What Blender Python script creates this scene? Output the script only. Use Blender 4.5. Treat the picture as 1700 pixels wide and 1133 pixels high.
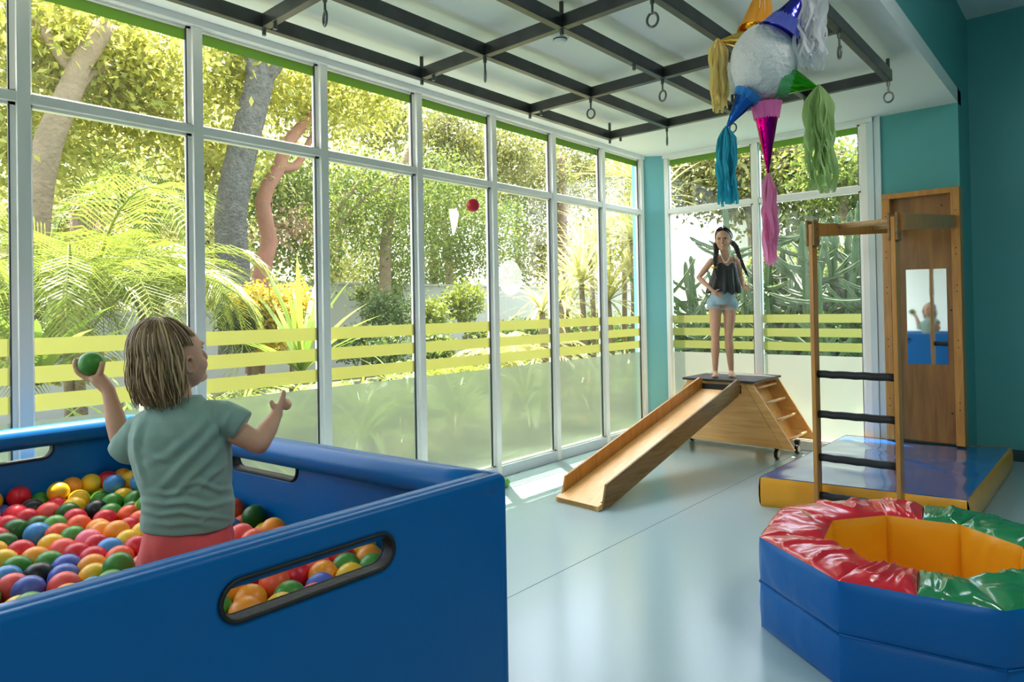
import bpy, bmesh, math, random
import numpy as np
from mathutils import Vector, Matrix, noise

for o in list(bpy.data.objects):
    bpy.data.objects.remove(o, do_unlink=True)
SC = bpy.context.scene
COL = SC.collection
RND = random.Random(7)

# ---------------------------------------------------------------- camera
CAM = Vector((3.7637, -6.4811, 1.3701))
F_PX, PX, PY = 1121.74, 850.0, 501.36
YAW, PIT, ROL = -0.72240, 0.011131, -0.017729
FWD = Vector((math.sin(YAW)*math.cos(PIT), math.cos(YAW)*math.cos(PIT), math.sin(PIT)))
_r = Vector((math.cos(YAW), -math.sin(YAW), 0)); _u = _r.cross(FWD)
RGT = (_r*math.cos(ROL) + _u*math.sin(ROL)); UPV = (-_r*math.sin(ROL) + _u*math.cos(ROL))
cd = bpy.data.cameras.new('camera'); cam = bpy.data.objects.new('camera', cd); COL.objects.link(cam)
cam.matrix_world = Matrix(((RGT.x, UPV.x, -FWD.x, CAM.x), (RGT.y, UPV.y, -FWD.y, CAM.y), (RGT.z, UPV.z, -FWD.z, CAM.z), (0, 0, 0, 1)))
cd.sensor_width = 36; cd.lens = F_PX/1700*36; cd.shift_y = -(566.5-PY)/1700; cd.clip_start = .02; cd.clip_end = 400
SC.camera = cam

# ---------------------------------------------------------------- sky, sun, exposure
w = bpy.data.worlds.new('world'); SC.world = w; w.use_nodes = True
nt = w.node_tree; nt.nodes.clear()
sky = nt.nodes.new('ShaderNodeTexSky'); sky.sky_type = 'NISHITA'; sky.sun_disc = False
sky.sun_elevation = math.radians(60); sky.sun_rotation = math.radians(-60); sky.air_density = 1.0; sky.dust_density = 2.5; sky.ozone_density = 1.0
bg = nt.nodes.new('ShaderNodeBackground'); bg.inputs[1].default_value = 0.75
wo = nt.nodes.new('ShaderNodeOutputWorld'); mixw = nt.nodes.new('ShaderNodeMix'); mixw.data_type = 'RGBA'; mixw.inputs[0].default_value = .6; mixw.inputs[7].default_value = (2.4, 2.5, 2.6, 1)
nt.links.new(sky.outputs[0], mixw.inputs[6]); nt.links.new(mixw.outputs[2], bg.inputs[0]); nt.links.new(bg.outputs[0], wo.inputs[0])
sd = bpy.data.lights.new('sun', 'SUN'); sd.energy = 13.0; sd.angle = math.radians(.6); sd.color = (1, .95, .85)
sun = bpy.data.objects.new('sun', sd); COL.objects.link(sun); sun.location = (-3, 2, 14)
sun.rotation_euler = Vector((0.255, -0.18, -1)).to_track_quat('-Z', 'Y').to_euler()
vs = SC.view_settings; vs.view_transform = 'Standard'; vs.look = 'None'; vs.exposure = 1.12; vs.gamma = 1; vs.use_curve_mapping = False

# ---------------------------------------------------------------- helpers
def at(u, v, ax, val):
    d = FWD + RGT*((u-PX)/F_PX) - UPV*((v-PY)/F_PX)
    i = 'xyz'.index(ax)
    return CAM + d*((val-CAM[i])/d[i])
def atd(u, v, d):
    return CAM + (FWD + RGT*((u-PX)/F_PX) - UPV*((v-PY)/F_PX))*d
def pix(p):
    q = Vector(p)-CAM; z = q.dot(FWD)
    return PX+F_PX*q.dot(RGT)/z, PY-F_PX*q.dot(UPV)/z, z

def tag(o, label=None, cat=None, group=None, kind=None):
    if label: o['label'] = label
    if cat: o['category'] = cat
    if group: o['group'] = group
    if kind: o['kind'] = kind
    return o
def empty(name, loc=(0, 0, 0), label=None, cat=None, group=None, kind=None):
    o = bpy.data.objects.new(name, None); o.empty_display_size = .1; COL.objects.link(o); o.location = loc
    return tag(o, label, cat, group, kind)
def link(name, me, mat=None, parent=None, smooth=True):
    o = bpy.data.objects.new(name, me); COL.objects.link(o)
    if mat:
        for m in (mat if isinstance(mat, (list, tuple)) else [mat]): me.materials.append(m)
    if smooth: me.polygons.foreach_set('use_smooth', [True]*len(me.polygons))
    if parent:
        o.parent = parent; o.matrix_parent_inverse = Matrix.Translation(-Vector(parent.location)) if parent.type == 'EMPTY' else Matrix.Identity(4)
    return o
def meshobj(name, V, Fc, mat=None, parent=None, smooth=False, mi=None):
    me = bpy.data.meshes.new(name); me.from_pydata([tuple(v) for v in V], [], Fc)
    if mi is not None: 
        me.polygons.foreach_set('material_index', mi)
    me.update()
    return link(name, me, mat, parent, smooth)
class MB:
    def __init__(s): s.V = []; s.F = []; s.M = []
    def add(s, V, Fc, m=0):
        n = len(s.V); s.V += [tuple(v) for v in V]; s.F += [tuple(i+n for i in f) for f in Fc]; s.M += [m]*len(Fc); return s
    def box(s, a, b, m=0):
        x0, y0, z0 = a; x1, y1, z1 = b
        return s.hexa([(x0,y0),(x1,y0),(x1,y1),(x0,y1)], z0, z1, m)
    def hexa(s, q, z0, z1, m=0):           # prism over a polygon
        n = len(q); V = [(x, y, z0) for x, y in q]+[(x, y, z1) for x, y in q]
        Fc = [tuple(range(n-1, -1, -1)), tuple(range(n, 2*n))]+[(i, (i+1) % n, n+(i+1) % n, n+i) for i in range(n)]
        return s.add(V, Fc, m)
    def beam(s, a, b, w, h, up=(0, 0, 1), m=0):
        a, b = Vector(a), Vector(b); d = (b-a).normalized(); up = Vector(up)
        sx = d.cross(up).normalized(); uy = sx.cross(d).normalized()
        V = [p+sx*i*w/2+uy*j*h/2 for p in (a, b) for i, j in ((-1,-1),(1,-1),(1,1),(-1,1))]
        return s.add(V, [(3,2,1,0),(4,5,6,7),(0,1,5,4),(1,2,6,5),(2,3,7,6),(3,0,4,7)], m)
    def extr(s, poly, vec, m=0):           # polygon of 3D points pushed along vec
        n = len(poly); vec = Vector(vec); V = [Vector(p) for p in poly]+[Vector(p)+vec for p in poly]
        return s.add(V, [tuple(range(n-1, -1, -1)), tuple(range(n, 2*n))]+[(i, (i+1) % n, n+(i+1) % n, n+i) for i in range(n)], m)
    def tube(s, pts, r, seg=10, caps=True, m=0, flat=1.0, closed=False):
        pts = [Vector(p) for p in pts]; n = len(pts)
        rs = r if isinstance(r, (list, tuple)) else [r]*n
        ref = None; V = []; Fc = []
        for i, p in enumerate(pts):
            if closed: t = (pts[(i+1) % n]-pts[i-1])
            else: t = (pts[min(i+1, n-1)]-pts[max(i-1, 0)])
            t.normalize()
            if ref is None:
                ref = t.cross(Vector((0, 0, 1)))
                if ref.length < .05: ref = t.cross(Vector((1, 0, 0)))
            ref = (ref-t*ref.dot(t)).normalized(); bi = t.cross(ref)
            for k in range(seg):
                a = 2*math.pi*k/seg; V.append(p+ref*math.cos(a)*rs[i]+bi*math.sin(a)*rs[i]*flat)
        for i in range(n if closed else n-1):
            for k in range(seg):
                a0 = i*seg+k; a1 = i*seg+(k+1) % seg; j = ((i+1) % n)*seg
                Fc.append((a0, a1, j+(k+1) % seg, j+k))
        if caps and not closed: Fc += [tuple(range(seg-1, -1, -1)), tuple((n-1)*seg+k for k in range(seg))]
        return s.add(V, Fc, m)
    def lathe(s, prof, c=(0, 0, 0), ax=(0, 0, 1), seg=24, m=0):
        ax = Vector(ax).normalized(); rr = ax.cross(Vector((0, 1, 0)));
        if rr.length < .05: rr = ax.cross(Vector((1, 0, 0)))
        rr.normalize(); bb = ax.cross(rr); c = Vector(c)
        V = [c+ax*z+(rr*math.cos(2*math.pi*k/seg)+bb*math.sin(2*math.pi*k/seg))*r for r, z in prof for k in range(seg)]
        Fc = [(i*seg+k, i*seg+(k+1) % seg, (i+1)*seg+(k+1) % seg, (i+1)*seg+k) for i in range(len(prof)-1) for k in range(seg)]
        if prof[0][0] > 1e-5: Fc.append(tuple(range(seg-1, -1, -1)))
        if prof[-1][0] > 1e-5: Fc.append(tuple((len(prof)-1)*seg+k for k in range(seg)))
        return s.add(V, Fc, m)
    def ball(s, c, r, seg=20, rings=12, m=0):
        c = Vector(c); rx, ry, rz = r if isinstance(r, (list, tuple)) else (r, r, r)
        V = [c+Vector((0, 0, rz))]
        for i in range(1, rings):
            a = math.pi*i/rings
            for k in range(seg):
                b = 2*math.pi*k/seg; V.append(c+Vector((rx*math.sin(a)*math.cos(b), ry*math.sin(a)*math.sin(b), rz*math.cos(a))))
        V.append(c-Vector((0, 0, rz))); L = len(V)-1
        Fc = [(0, 1+k, 1+(k+1) % seg) for k in range(seg)]
        for i in range(rings-2):
            for k in range(seg):
                a = 1+i*seg+k; b = 1+i*seg+(k+1) % seg; Fc.append((a, a+seg, b+seg, b))
        Fc += [(L, 1+(rings-2)*seg+(k+1) % seg, 1+(rings-2)*seg+k) for k in range(seg)]
        return s.add(V, Fc, m)
    def build(s, name, mat=None, parent=None, smooth=False, bevel=0, seg=2, angle=None):
        o = meshobj(name, s.V, s.F, mat, parent, smooth, s.M)
        if bevel:
            b = o.modifiers.new('b', 'BEVEL'); b.width = bevel; b.segments = seg; b.limit_method = 'ANGLE'; b.angle_limit = math.radians(30)
            if not smooth: o.data.polygons.foreach_set('use_smooth', [True]*len(o.data.polygons))
            b.harden_normals = True
        return o
def weld(o, d=1e-4):
    bm = bmesh.new(); bm.from_mesh(o.data); bmesh.ops.remove_doubles(bm, verts=bm.verts, dist=d); bmesh.ops.recalc_face_normals(bm, faces=bm.faces)
    bm.to_mesh(o.data); bm.free(); return o
def recalc(o): return weld(o, 1e-7)

# ---------------------------------------------------------------- materials
def newmat(name):
    m = bpy.data.materials.new(name); m.use_nodes = True; n = m.node_tree; return m, n, n.nodes['Principled BSDF'], n.nodes['Material Output']
def pmat(name, c, rough=.5, metal=0, spec=.5, bump=None, var=None, coat=0, sheen=0, sss=0, trans=0):
    """c linear rgb; bump=(scale, strength, detail[,dist]); var=(scale, amount)"""
    m, n, p, out = newmat(name); L = n.links
    p.inputs['Base Color'].default_value = (*c, 1); p.inputs['Roughness'].default_value = rough; p.inputs['Metallic'].default_value = metal
    p.inputs['Specular IOR Level'].default_value = spec; p.inputs['Coat Weight'].default_value = coat; p.inputs['Coat Roughness'].default_value = .08
    p.inputs['Sheen Weight'].default_value = sheen
    if sss:
        p.inputs['Subsurface Weight'].default_value = sss; p.inputs['Subsurface Radius'].default_value = (.012, .004, .002); p.inputs['Subsurface Scale'].default_value = 1
    tc = n.nodes.new('ShaderNodeTexCoord')
    if var:
        nz = n.nodes.new('ShaderNodeTexNoise'); nz.inputs['Scale'].default_value = var[0]; nz.inputs['Detail'].default_value = 4; L.new(tc.outputs['Object'], nz.inputs['Vector'])
        mx = n.nodes.new('ShaderNodeMix'); mx.data_type = 'RGBA'; a = var[1]
        mx.inputs[6].default_value = (*[x*(1-a) for x in c], 1); mx.inputs[7].default_value = (*[min(1, x*(1+a)) for x in c], 1)
        L.new(nz.outputs['Fac'], mx.inputs[0]); L.new(mx.outputs[2], p.inputs['Base Color'])
    if bump:
        nz = n.nodes.new('ShaderNodeTexNoise'); nz.inputs['Scale'].default_value = bump[0]; nz.inputs['Detail'].default_value = bump[2]; L.new(tc.outputs['Object'], nz.inputs['Vector'])
        b = n.nodes.new('ShaderNodeBump'); b.inputs['Strength'].default_value = bump[1]; b.inputs['Distance'].default_value = bump[3] if len(bump) > 3 else .01
        L.new(nz.outputs['Fac'], b.inputs['Height']); L.new(b.outputs[0], p.inputs['Normal'])
    return m
def wood(name, c1, c2, axis='Z', scale=6, rough=.38):
    m, n, p, out = newmat(name); L = n.links
    tc = n.nodes.new('ShaderNodeTexCoord'); mp = n.nodes.new('ShaderNodeMapping'); L.new(tc.outputs['Object'], mp.inputs[0])
    s = {'X': (.6, 6, 6), 'Y': (6, .6, 6), 'Z': (6, 6, .6)}[axis]; mp.inputs['Scale'].default_value = s
    nz = n.nodes.new('ShaderNodeTexNoise'); nz.inputs['Scale'].default_value = scale; nz.inputs['Detail'].default_value = 8; nz.inputs['Distortion'].default_value = .6; L.new(mp.outputs[0], nz.inputs['Vector'])
    cr = n.nodes.new('ShaderNodeValToRGB'); cr.color_ramp.elements[0].position = .3; cr.color_ramp.elements[1].position = .72
    cr.color_ramp.elements[0].color = (*c1, 1); cr.color_ramp.elements[1].color = (*c2, 1)
    L.new(nz.outputs['Fac'], cr.inputs[0]); L.new(cr.outputs[0], p.inputs['Base Color']); p.inputs['Roughness'].default_value = rough
    b = n.nodes.new('ShaderNodeBump'); b.inputs['Strength'].default_value = .08; b.inputs['Distance'].default_value = .004; L.new(nz.outputs['Fac'], b.inputs['Height']); L.new(b.outputs[0], p.inputs['Normal'])
    p.inputs['Coat Weight'].default_value = .25; p.inputs['Coat Roughness'].default_value = .2
    return m
def leafmat(name, cols, tr=.45, rough=.45):
    m, n, p, out = newmat(name); L = n.links
    g = n.nodes.new('ShaderNodeNewGeometry'); cr = n.nodes.new('ShaderNodeValToRGB'); e = cr.color_ramp.elements
    while len(e) < len(cols): e.new(.5)
    for i, c in enumerate(cols): e[i].position = i/(len(cols)-1); e[i].color = (*c, 1)
    L.new(g.outputs['Random Per Island'], cr.inputs[0]); L.new(cr.outputs[0], p.inputs['Base Color']); p.inputs['Roughness'].default_value = rough
    p.inputs['Specular IOR Level'].default_value = .4
    t = n.nodes.new('ShaderNodeBsdfTranslucent'); L.new(cr.outputs[0], t.inputs[0]); mx = n.nodes.new('ShaderNodeMixShader'); mx.inputs[0].default_value = tr
    L.new(p.outputs[0], mx.inputs[1]); L.new(t.outputs[0], mx.inputs[2]); L.new(mx.outputs[0], out.inputs[0])
    return m
def glassmat(name, tint=(1, 1, 1), refl=.9, haze=0.0):
    m, n, p, out = newmat(name); L = n.links; n.nodes.remove(p)
    t = n.nodes.new('ShaderNodeBsdfTransparent'); t.inputs[0].default_value = (*tint, 1)
    g = n.nodes.new('ShaderNodeBsdfGlossy'); g.inputs['Roughness'].default_value = .02
    fr = n.nodes.new('ShaderNodeFresnel'); fr.inputs[0].default_value = 1.45
    mu = n.nodes.new('ShaderNodeMath'); mu.operation = 'MULTIPLY'; mu.inputs[1].default_value = refl; L.new(fr.outputs[0], mu.inputs[0])
    mx = n.nodes.new('ShaderNodeMixShader'); L.new(mu.outputs[0], mx.inputs[0]); L.new(t.outputs[0], mx.inputs[1]); L.new(g.outputs[0], mx.inputs[2])
    last = mx
    if haze:
        d = n.nodes.new('ShaderNodeBsdfTranslucent'); d.inputs[0].default_value = (.8, .8, .8, 1); m2 = n.nodes.new('ShaderNodeMixShader')
        tc = n.nodes.new('ShaderNodeTexCoord'); nz = n.nodes.new('ShaderNodeTexNoise'); nz.inputs['Scale'].default_value = 1.3; nz.inputs['Detail'].default_value = 3; L.new(tc.outputs['Object'], nz.inputs[0])
        mr = n.nodes.new('ShaderNodeMapRange'); mr.inputs[1].default_value = .4; mr.inputs[2].default_value = .75; mr.inputs[3].default_value = haze*.4; mr.inputs[4].default_value = haze; L.new(nz.outputs['Fac'], mr.inputs[0])
        L.new(mr.outputs[0], m2.inputs[0]); L.new(mx.outputs[0], m2.inputs[1]); L.new(d.outputs[0], m2.inputs[2]); last = m2
    L.new(last.outputs[0], out.inputs[0]); return m
def filmmat(name, c, clear=.1, gloss=.05, blur=.0):
    m, n, p, out = newmat(name); L = n.links; n.nodes.remove(p)
    t = n.nodes.new('ShaderNodeBsdfTranslucent'); t.inputs[0].default_value = (*c, 1)
    d = n.nodes.new('ShaderNodeBsdfDiffuse'); d.inputs[0].default_value = (*c, 1)
    a = n.nodes.new('ShaderNodeMixShader'); a.inputs[0].default_value = .3; L.new(t.outputs[0], a.inputs[1]); L.new(d.outputs[0], a.inputs[2]); last = a
    if blur:
        r = n.nodes.new('ShaderNodeBsdfRefraction'); r.inputs['IOR'].default_value = 1.12; r.inputs['Roughness'].default_value = .55; r.inputs[0].default_value = (*[min(1, x*1.1) for x in c], 1)
        b = n.nodes.new('ShaderNodeMixShader'); b.inputs[0].default_value = blur; L.new(last.outputs[0], b.inputs[1]); L.new(r.outputs[0], b.inputs[2]); last = b
    tr = n.nodes.new('ShaderNodeBsdfTransparent'); tr.inputs[0].default_value = (*c, 1)
    e = n.nodes.new('ShaderNodeMixShader'); e.inputs[0].default_value = clear; L.new(last.outputs[0], e.inputs[1]); L.new(tr.outputs[0], e.inputs[2])
    g = n.nodes.new('ShaderNodeBsdfGlossy'); g.inputs['Roughness'].default_value = .12; f = n.nodes.new('ShaderNodeMixShader'); f.inputs[0].default_value = gloss
    L.new(e.outputs[0], f.inputs[1]); L.new(g.outputs[0], f.inputs[2]); L.new(f.outputs[0], out.inputs[0]); return m

M = dict(
    floor=pmat('floor_vinyl', (.34, .46, .50), .2, spec=.5, var=(.7, .06), bump=(140, .03, 2, .002)),
    white=pmat('white_paint', (.78, .80, .80), .6, var=(2, .03)),
    ceil=pmat('ceiling_paint', (.80, .83, .83), .7, var=(1.5, .02)),
    teal=pmat('turquoise_paint', (.085, .35, .36), .55, var=(1.2, .05), bump=(60, .05, 3)),
    alu=pmat('brushed_aluminium', (.90, .87, .83), .48, metal=.05, bump=(30, .02, 2)),
    alud=pmat('grey_gasket', (.05, .05, .055), .6),
    post=pmat('pale_blue_post_paint', (.62, .72, .76), .5),
    steel=pmat('dark_steel', (.085, .085, .09), .33, metal=.7, bump=(40, .05, 3), var=(8, .4)),
    hook=pmat('galvanised_hook', (.16, .17, .17), .4, metal=.8),
    glass=glassmat('clear_glass', (.97, .99, .97), .8, haze=.012),
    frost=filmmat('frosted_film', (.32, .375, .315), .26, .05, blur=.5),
    frost_lit=filmmat('frosted_film_end_wall_lit', (.66, .64, .52), .12, .05, blur=.4),  # lit copy of the frosted film: daylight from behind put into a paler colour
    stripe=filmmat('yellow_stripe_film', (.31, .315, .085), .12, .04),
    green=filmmat('green_strip_film', (.075, .16, .012), .02, .04),
    black=pmat('black_rubber', (.012, .012, .013), .6, bump=(90, .3, 3)),
    rail=pmat('white_rail', (.62, .68, .74), .4, metal=.2),
)
# ================================================================ the room
CZ, HZ, UZ = 3.0, 3.86, 3.86          # low ceiling, upper ceiling
GX = 2.877                             # right end of the glazed bay
YB = .088                              # back glazing plane
YR = .67                               # wall to the right of the bay
RX, RY = 6.6, -10.0
def struct(name, mb, mat, **k):
    o = mb.build(name, mat, **k); o['kind'] = 'structure'; return o
fl = struct('floor', MB().box((-.12, RY, -.12), (RX, YR, 0)), M['floor'])
struct('ceiling', MB().box((-.12, RY, CZ), (GX, .25, CZ+.12)).box((GX, RY, UZ), (RX, YR+.1, UZ+.1)), M['ceil'])
struct('wall_beam', MB().box((GX-.12, RY, CZ+.12), (GX, YB, UZ+.1)), M['teal'])
struct('wall_back', MB().box((2.305, YB, 0), (GX, YR+.15, UZ+.1)).box((GX, YR, 0), (RX, YR+.15, UZ+.1)), M['teal'])
struct('trim_column', MB().hexa([(0, -.054), (.21, YB), (.2, .24), (-.12, .24), (-.12, -.054)], 0, CZ), pmat('light_turquoise_paint', (.22, .56, .60), .5))
struct('wall_right', MB().box((RX, RY, 0), (RX+.12, YR, UZ+.1)), M['teal'])
struct('wall_rear', MB().box((-.12, RY-.12, 0), (RX, RY, UZ+.1)), M['white'])
struct('baseboard_back', MB().box((GX, YR-.015, 0), (RX, YR, .1)), pmat('dark_skirting', (.02, .06, .07), .5), bevel=.004)
# seams of the vinyl floor: thin welded lines
sm = MB()
for x in (1.6,): sm.box((x-.0015, RY+.1, .0002), (x+.0015, YR-.1, .0012))
struct('trim_1', sm, pmat('floor_seam', (.17, .24, .26), .5))

PW = .8
def edge(k): return -PW*(7-k) if k < 7 else -.054
def glazing(name, label_n, P0, P1, n, z_head=2.96, end=False):
    """one bay between the wall points P0 and P1; n is the inward normal"""
    P0, P1, n = Vector(P0), Vector(P1), Vector(n); t = (P1-P0).normalized()
    root = empty(name, (P0+P1)/2, kind='structure')
    def bar(mb, a, b, z0, z1, d0, d1):    # box along t from a to b (metres from P0), depth d0..d1 along n
        q = [P0+t*a+n*d0, P0+t*b+n*d0, P0+t*b+n*d1, P0+t*a+n*d1]; mb.hexa([(v.x, v.y) for v in q], z0, z1); return mb
    L = (P1-P0).length; w = .055
    m = bar(MB(), L-w, L, 0, z_head, -.05, .03); m.build('mullion', M['alu'], root, bevel=.003)
    if end: bar(MB(), 0, .04, 0, z_head, -.05, .03).build('mullion', M['alu'], root, bevel=.003)
    bar(MB(), 0, L-w, 2.367, 2.415, -.04, .026).build('transom', M['alu'], root, bevel=.003)
    b = MB()                               # glazing beads
    a0 = .04 if end else 0
    for (z0, z1) in ((.09, 2.367), (2.415, z_head)):
        bar(b, L-w-.022, L-w, z0, z1, -.035, .004); bar(b, a0, a0+.01, z0, z1, -.035, .004); bar(b, a0, L-w, z1-.014, z1, -.035, .004); bar(b, a0, L-w, z0, z0+.01, -.035, .004)
    b.build('glazing_bead', M['alu'], root)
    g = MB(); bar(g, L-w-.028, L-w-.022, .1, z_head, -.01, .0045); g.build('gasket', M['alud'], root)
    bar(MB(), 0, L-w, 0, .09, -.05, .028).build('base_rail', M['rail'], root, bevel=.004)
    g = MB()
    for (z0, z1) in ((.095, 2.36), (2.42, z_head-.004)):
        q = [P0+t*.005-n*.02, P0+t*(L-.03)-n*.02]; g.add([(q[0].x, q[0].y, z0), (q[1].x, q[1].y, z0), (q[1].x, q[1].y, z1), (q[0].x, q[0].y, z1)], [(0, 1, 2, 3)])
    g.build('window_pane', M['glass'], root)
    def film(nm, z0, z1, mat):
        q = [P0+t*.005-n*.0165, P0+t*(L-w)-n*.0165]; MB().add([(q[0].x, q[0].y, z0), (q[1].x, q[1].y, z0), (q[1].x, q[1].y, z1), (q[0].x, q[0].y, z1)], [(0, 1, 2, 3)]).build(nm, mat, root)
    film('frosted_film', .095, .888, M['frost_lit' if n.y < -.5 else 'frost'])
    for k in range(3):
        zc = FILM[k]; film('yellow_stripe', zc-.04, zc+.04, M['stripe'])
    film('green_strip', z_head-.075, z_head-.012, M['green'])
    return root
FILM = (1.235, 1.102, .970)
k0 = -5
for i, k in enumerate(range(k0, 7)):
    y0 = edge(k); y1 = edge(k+1)
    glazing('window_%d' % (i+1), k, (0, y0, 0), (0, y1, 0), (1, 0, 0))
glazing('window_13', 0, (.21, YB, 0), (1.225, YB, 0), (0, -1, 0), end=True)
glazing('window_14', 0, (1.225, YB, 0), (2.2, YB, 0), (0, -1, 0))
struct('trim_2', MB().box((2.2, YB-.03, 0), (2.25, YB+.08, CZ)).box((2.252, YB-.02, 0), (2.305, YB+.08, CZ)), M['post'], bevel=.002)
# head frame above the glass
hd = MB().box((-.06, RY, 2.96), (.045, -.054, CZ)); hd.box((.2, YB-.045, 2.96), (2.25, YB+.06, CZ))
struct('trim_3', hd, M['white'], bevel=.003)

# added fill lamps on the high ceiling, out of view, to brighten the interior
lampm, n_, p_, o_ = newmat('fill_lamp_diffuser'); p_.inputs['Emission Color'].default_value = (1, .97, .92, 1); p_.inputs['Emission Strength'].default_value = 3.0
for i, (x, y) in enumerate(((4.6, -8.4), (4.6, -3.6))):
    r = empty('added_fill_lamp', (x, y, UZ), 'unseen added square white fill lamp %s' % ('over the rear of the room' if i == 0 else 'over the right side of the room'), 'lamp')
    MB().box((x-.42, y-.42, UZ-.05), (x+.42, y+.42, UZ-.0005)).build('fill_lamp_frame', M['white'], r, bevel=.01)
    MB().box((x-.38, y-.38, UZ-.056), (x+.38, y+.38, UZ-.0505)).build('fill_lamp_diffuser', lampm, r)
    ld = bpy.data.lights.new('fill_lamp_light', 'AREA'); ld.shape = 'SQUARE'; ld.size = .75; ld.energy = 14; ld.color = (1, .96, .9)
    lo = bpy.data.objects.new('fill_lamp_light', ld); COL.objects.link(lo); lo.location = (x, y, UZ-.065); lo.parent = r; lo.matrix_parent_inverse = Matrix.Translation(-Vector(r.location))

# ---------------------------------------------------------------- steel frame under the low ceiling
gx = [.497, 1.055, 1.62, 2.16, 2.695]; gy = [-1.43, -2.53, -3.61, -4.69, -5.77, -6.85]
gr = empty('climbing_frame_grid', (1.6, -3.6, 2.85), 'dark steel tube grid hung flat just under the white ceiling', 'ceiling grid')
for i, x in enumerate(gx): MB().box((x-.022, gy[-1]-.02, 2.85), (x+.022, gy[0]+.02, 2.925)).build('long_bar', M['steel'], gr, bevel=.003)
for y in gy:
    for a, b in zip(gx[:-1], gx[1:]):
        MB().box((a+.022, y-.022, 2.852), (b-.022, y+.022, 2.923)).build('cross_bar', M['steel'], gr, bevel=.003)
for x in (gx[0], gx[2], gx[4]):
    for y in gy[::2]: MB().tube([(x, y, 2.92), (x, y, CZ-.001)], .012, 8).build('hanger', M['steel'], gr)
def eyebolt(x, y, short=False, ang=0, name='eye_bolt', rot=.5):
    o = MB(); o.tube([(x, y, 2.855), (x, y, 2.82)], .011, 8)
    if short: return o.build('bolt_stub', M['hook'], gr)
    c = math.cos(ang); s = math.sin(ang); P = [(x, y, 2.825), (x, y, 2.77)]
    for k in range(15):
        a = math.pi/2-rot+ (2*math.pi-rot*.6)*k/14*-1+rot
        P.append((x+c*.028*math.cos(a), y+s*.024*math.cos(a), 2.742+.034*math.sin(a)))
    o.tube(P, .0062, 8)
    return o.build(name, M['hook'])
hk = [((1.055, gy[3]), 'beside the top edge, nearest the second tall window'), ((1.055, gy[2]), 'under the second row crossing, left of the smoke detector'),
      ((1.055, gy[1]), 'under a crossing, below and right of the smoke detector'), ((1.055, gy[0]), 'under the far edge, nearest the corner column'),
      ((2.16, gy[2]), 'big and dark, left of the piñata top'), ((1.62, gy[1]), 'under the crossing between the red ball and the piñata'), ((2.695, gy[1]), 'on the right long bar, beside the white streamers'),
      ((2.695, gy[0]), 'at the far right corner of the grid'), ((2.16, gy[0]), 'on the far bar, below the green cone'), ((1.62, gy[0]), 'on the far bar, half hidden behind the blue cone')]
for i, ((x, y), l) in enumerate(hk):
    o = eyebolt(x, y, ang=RND.uniform(-1.2, 1.4), rot=.5)
    tag(o, 'steel eye hook '+l.replace('piñata', 'pinata'), 'hook', 'eye hooks under the ceiling grid')
for y in gy[:4]:
    eyebolt(gx[0], y, True); eyebolt(gx[0]+.11, y, True)
eyebolt(1.62, gy[1]-.35, True); eyebolt(1.62, gy[2], True)
sp = at(930, 70, 'z', 2.96)
sk = empty('smoke_detector', (sp.x, sp.y, CZ), 'round white smoke detector on the low ceiling', 'smoke detector')
MB().lathe([(.055, 0), (.055, -.012), (.05, -.018)], (sp.x, sp.y, CZ)).build('base', M['white'], sk, smooth=True)
MB().lathe([(.042, -.018), (.04, -.034), (.025, -.046), (.0, -.048)], (sp.x, sp.y, CZ)).build('cover', M['white'], sk, smooth=True)
sk2 = empty('smoke_detector', (1.565, -.89, CZ), 'round white detector on the far ceiling strip, half behind the blue cone', 'smoke detector')
MB().lathe([(.07, 0), (.07, -.02), (.05, -.035), (0, -.037)], (1.565, -.89, CZ)).build('cover', M['white'], sk2, smooth=True)
MB().lathe([(.0425, -.024), (.0425, -.030)], (sp.x, sp.y, CZ)).build('vent_slot', M['black'], sk, smooth=True)
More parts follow.
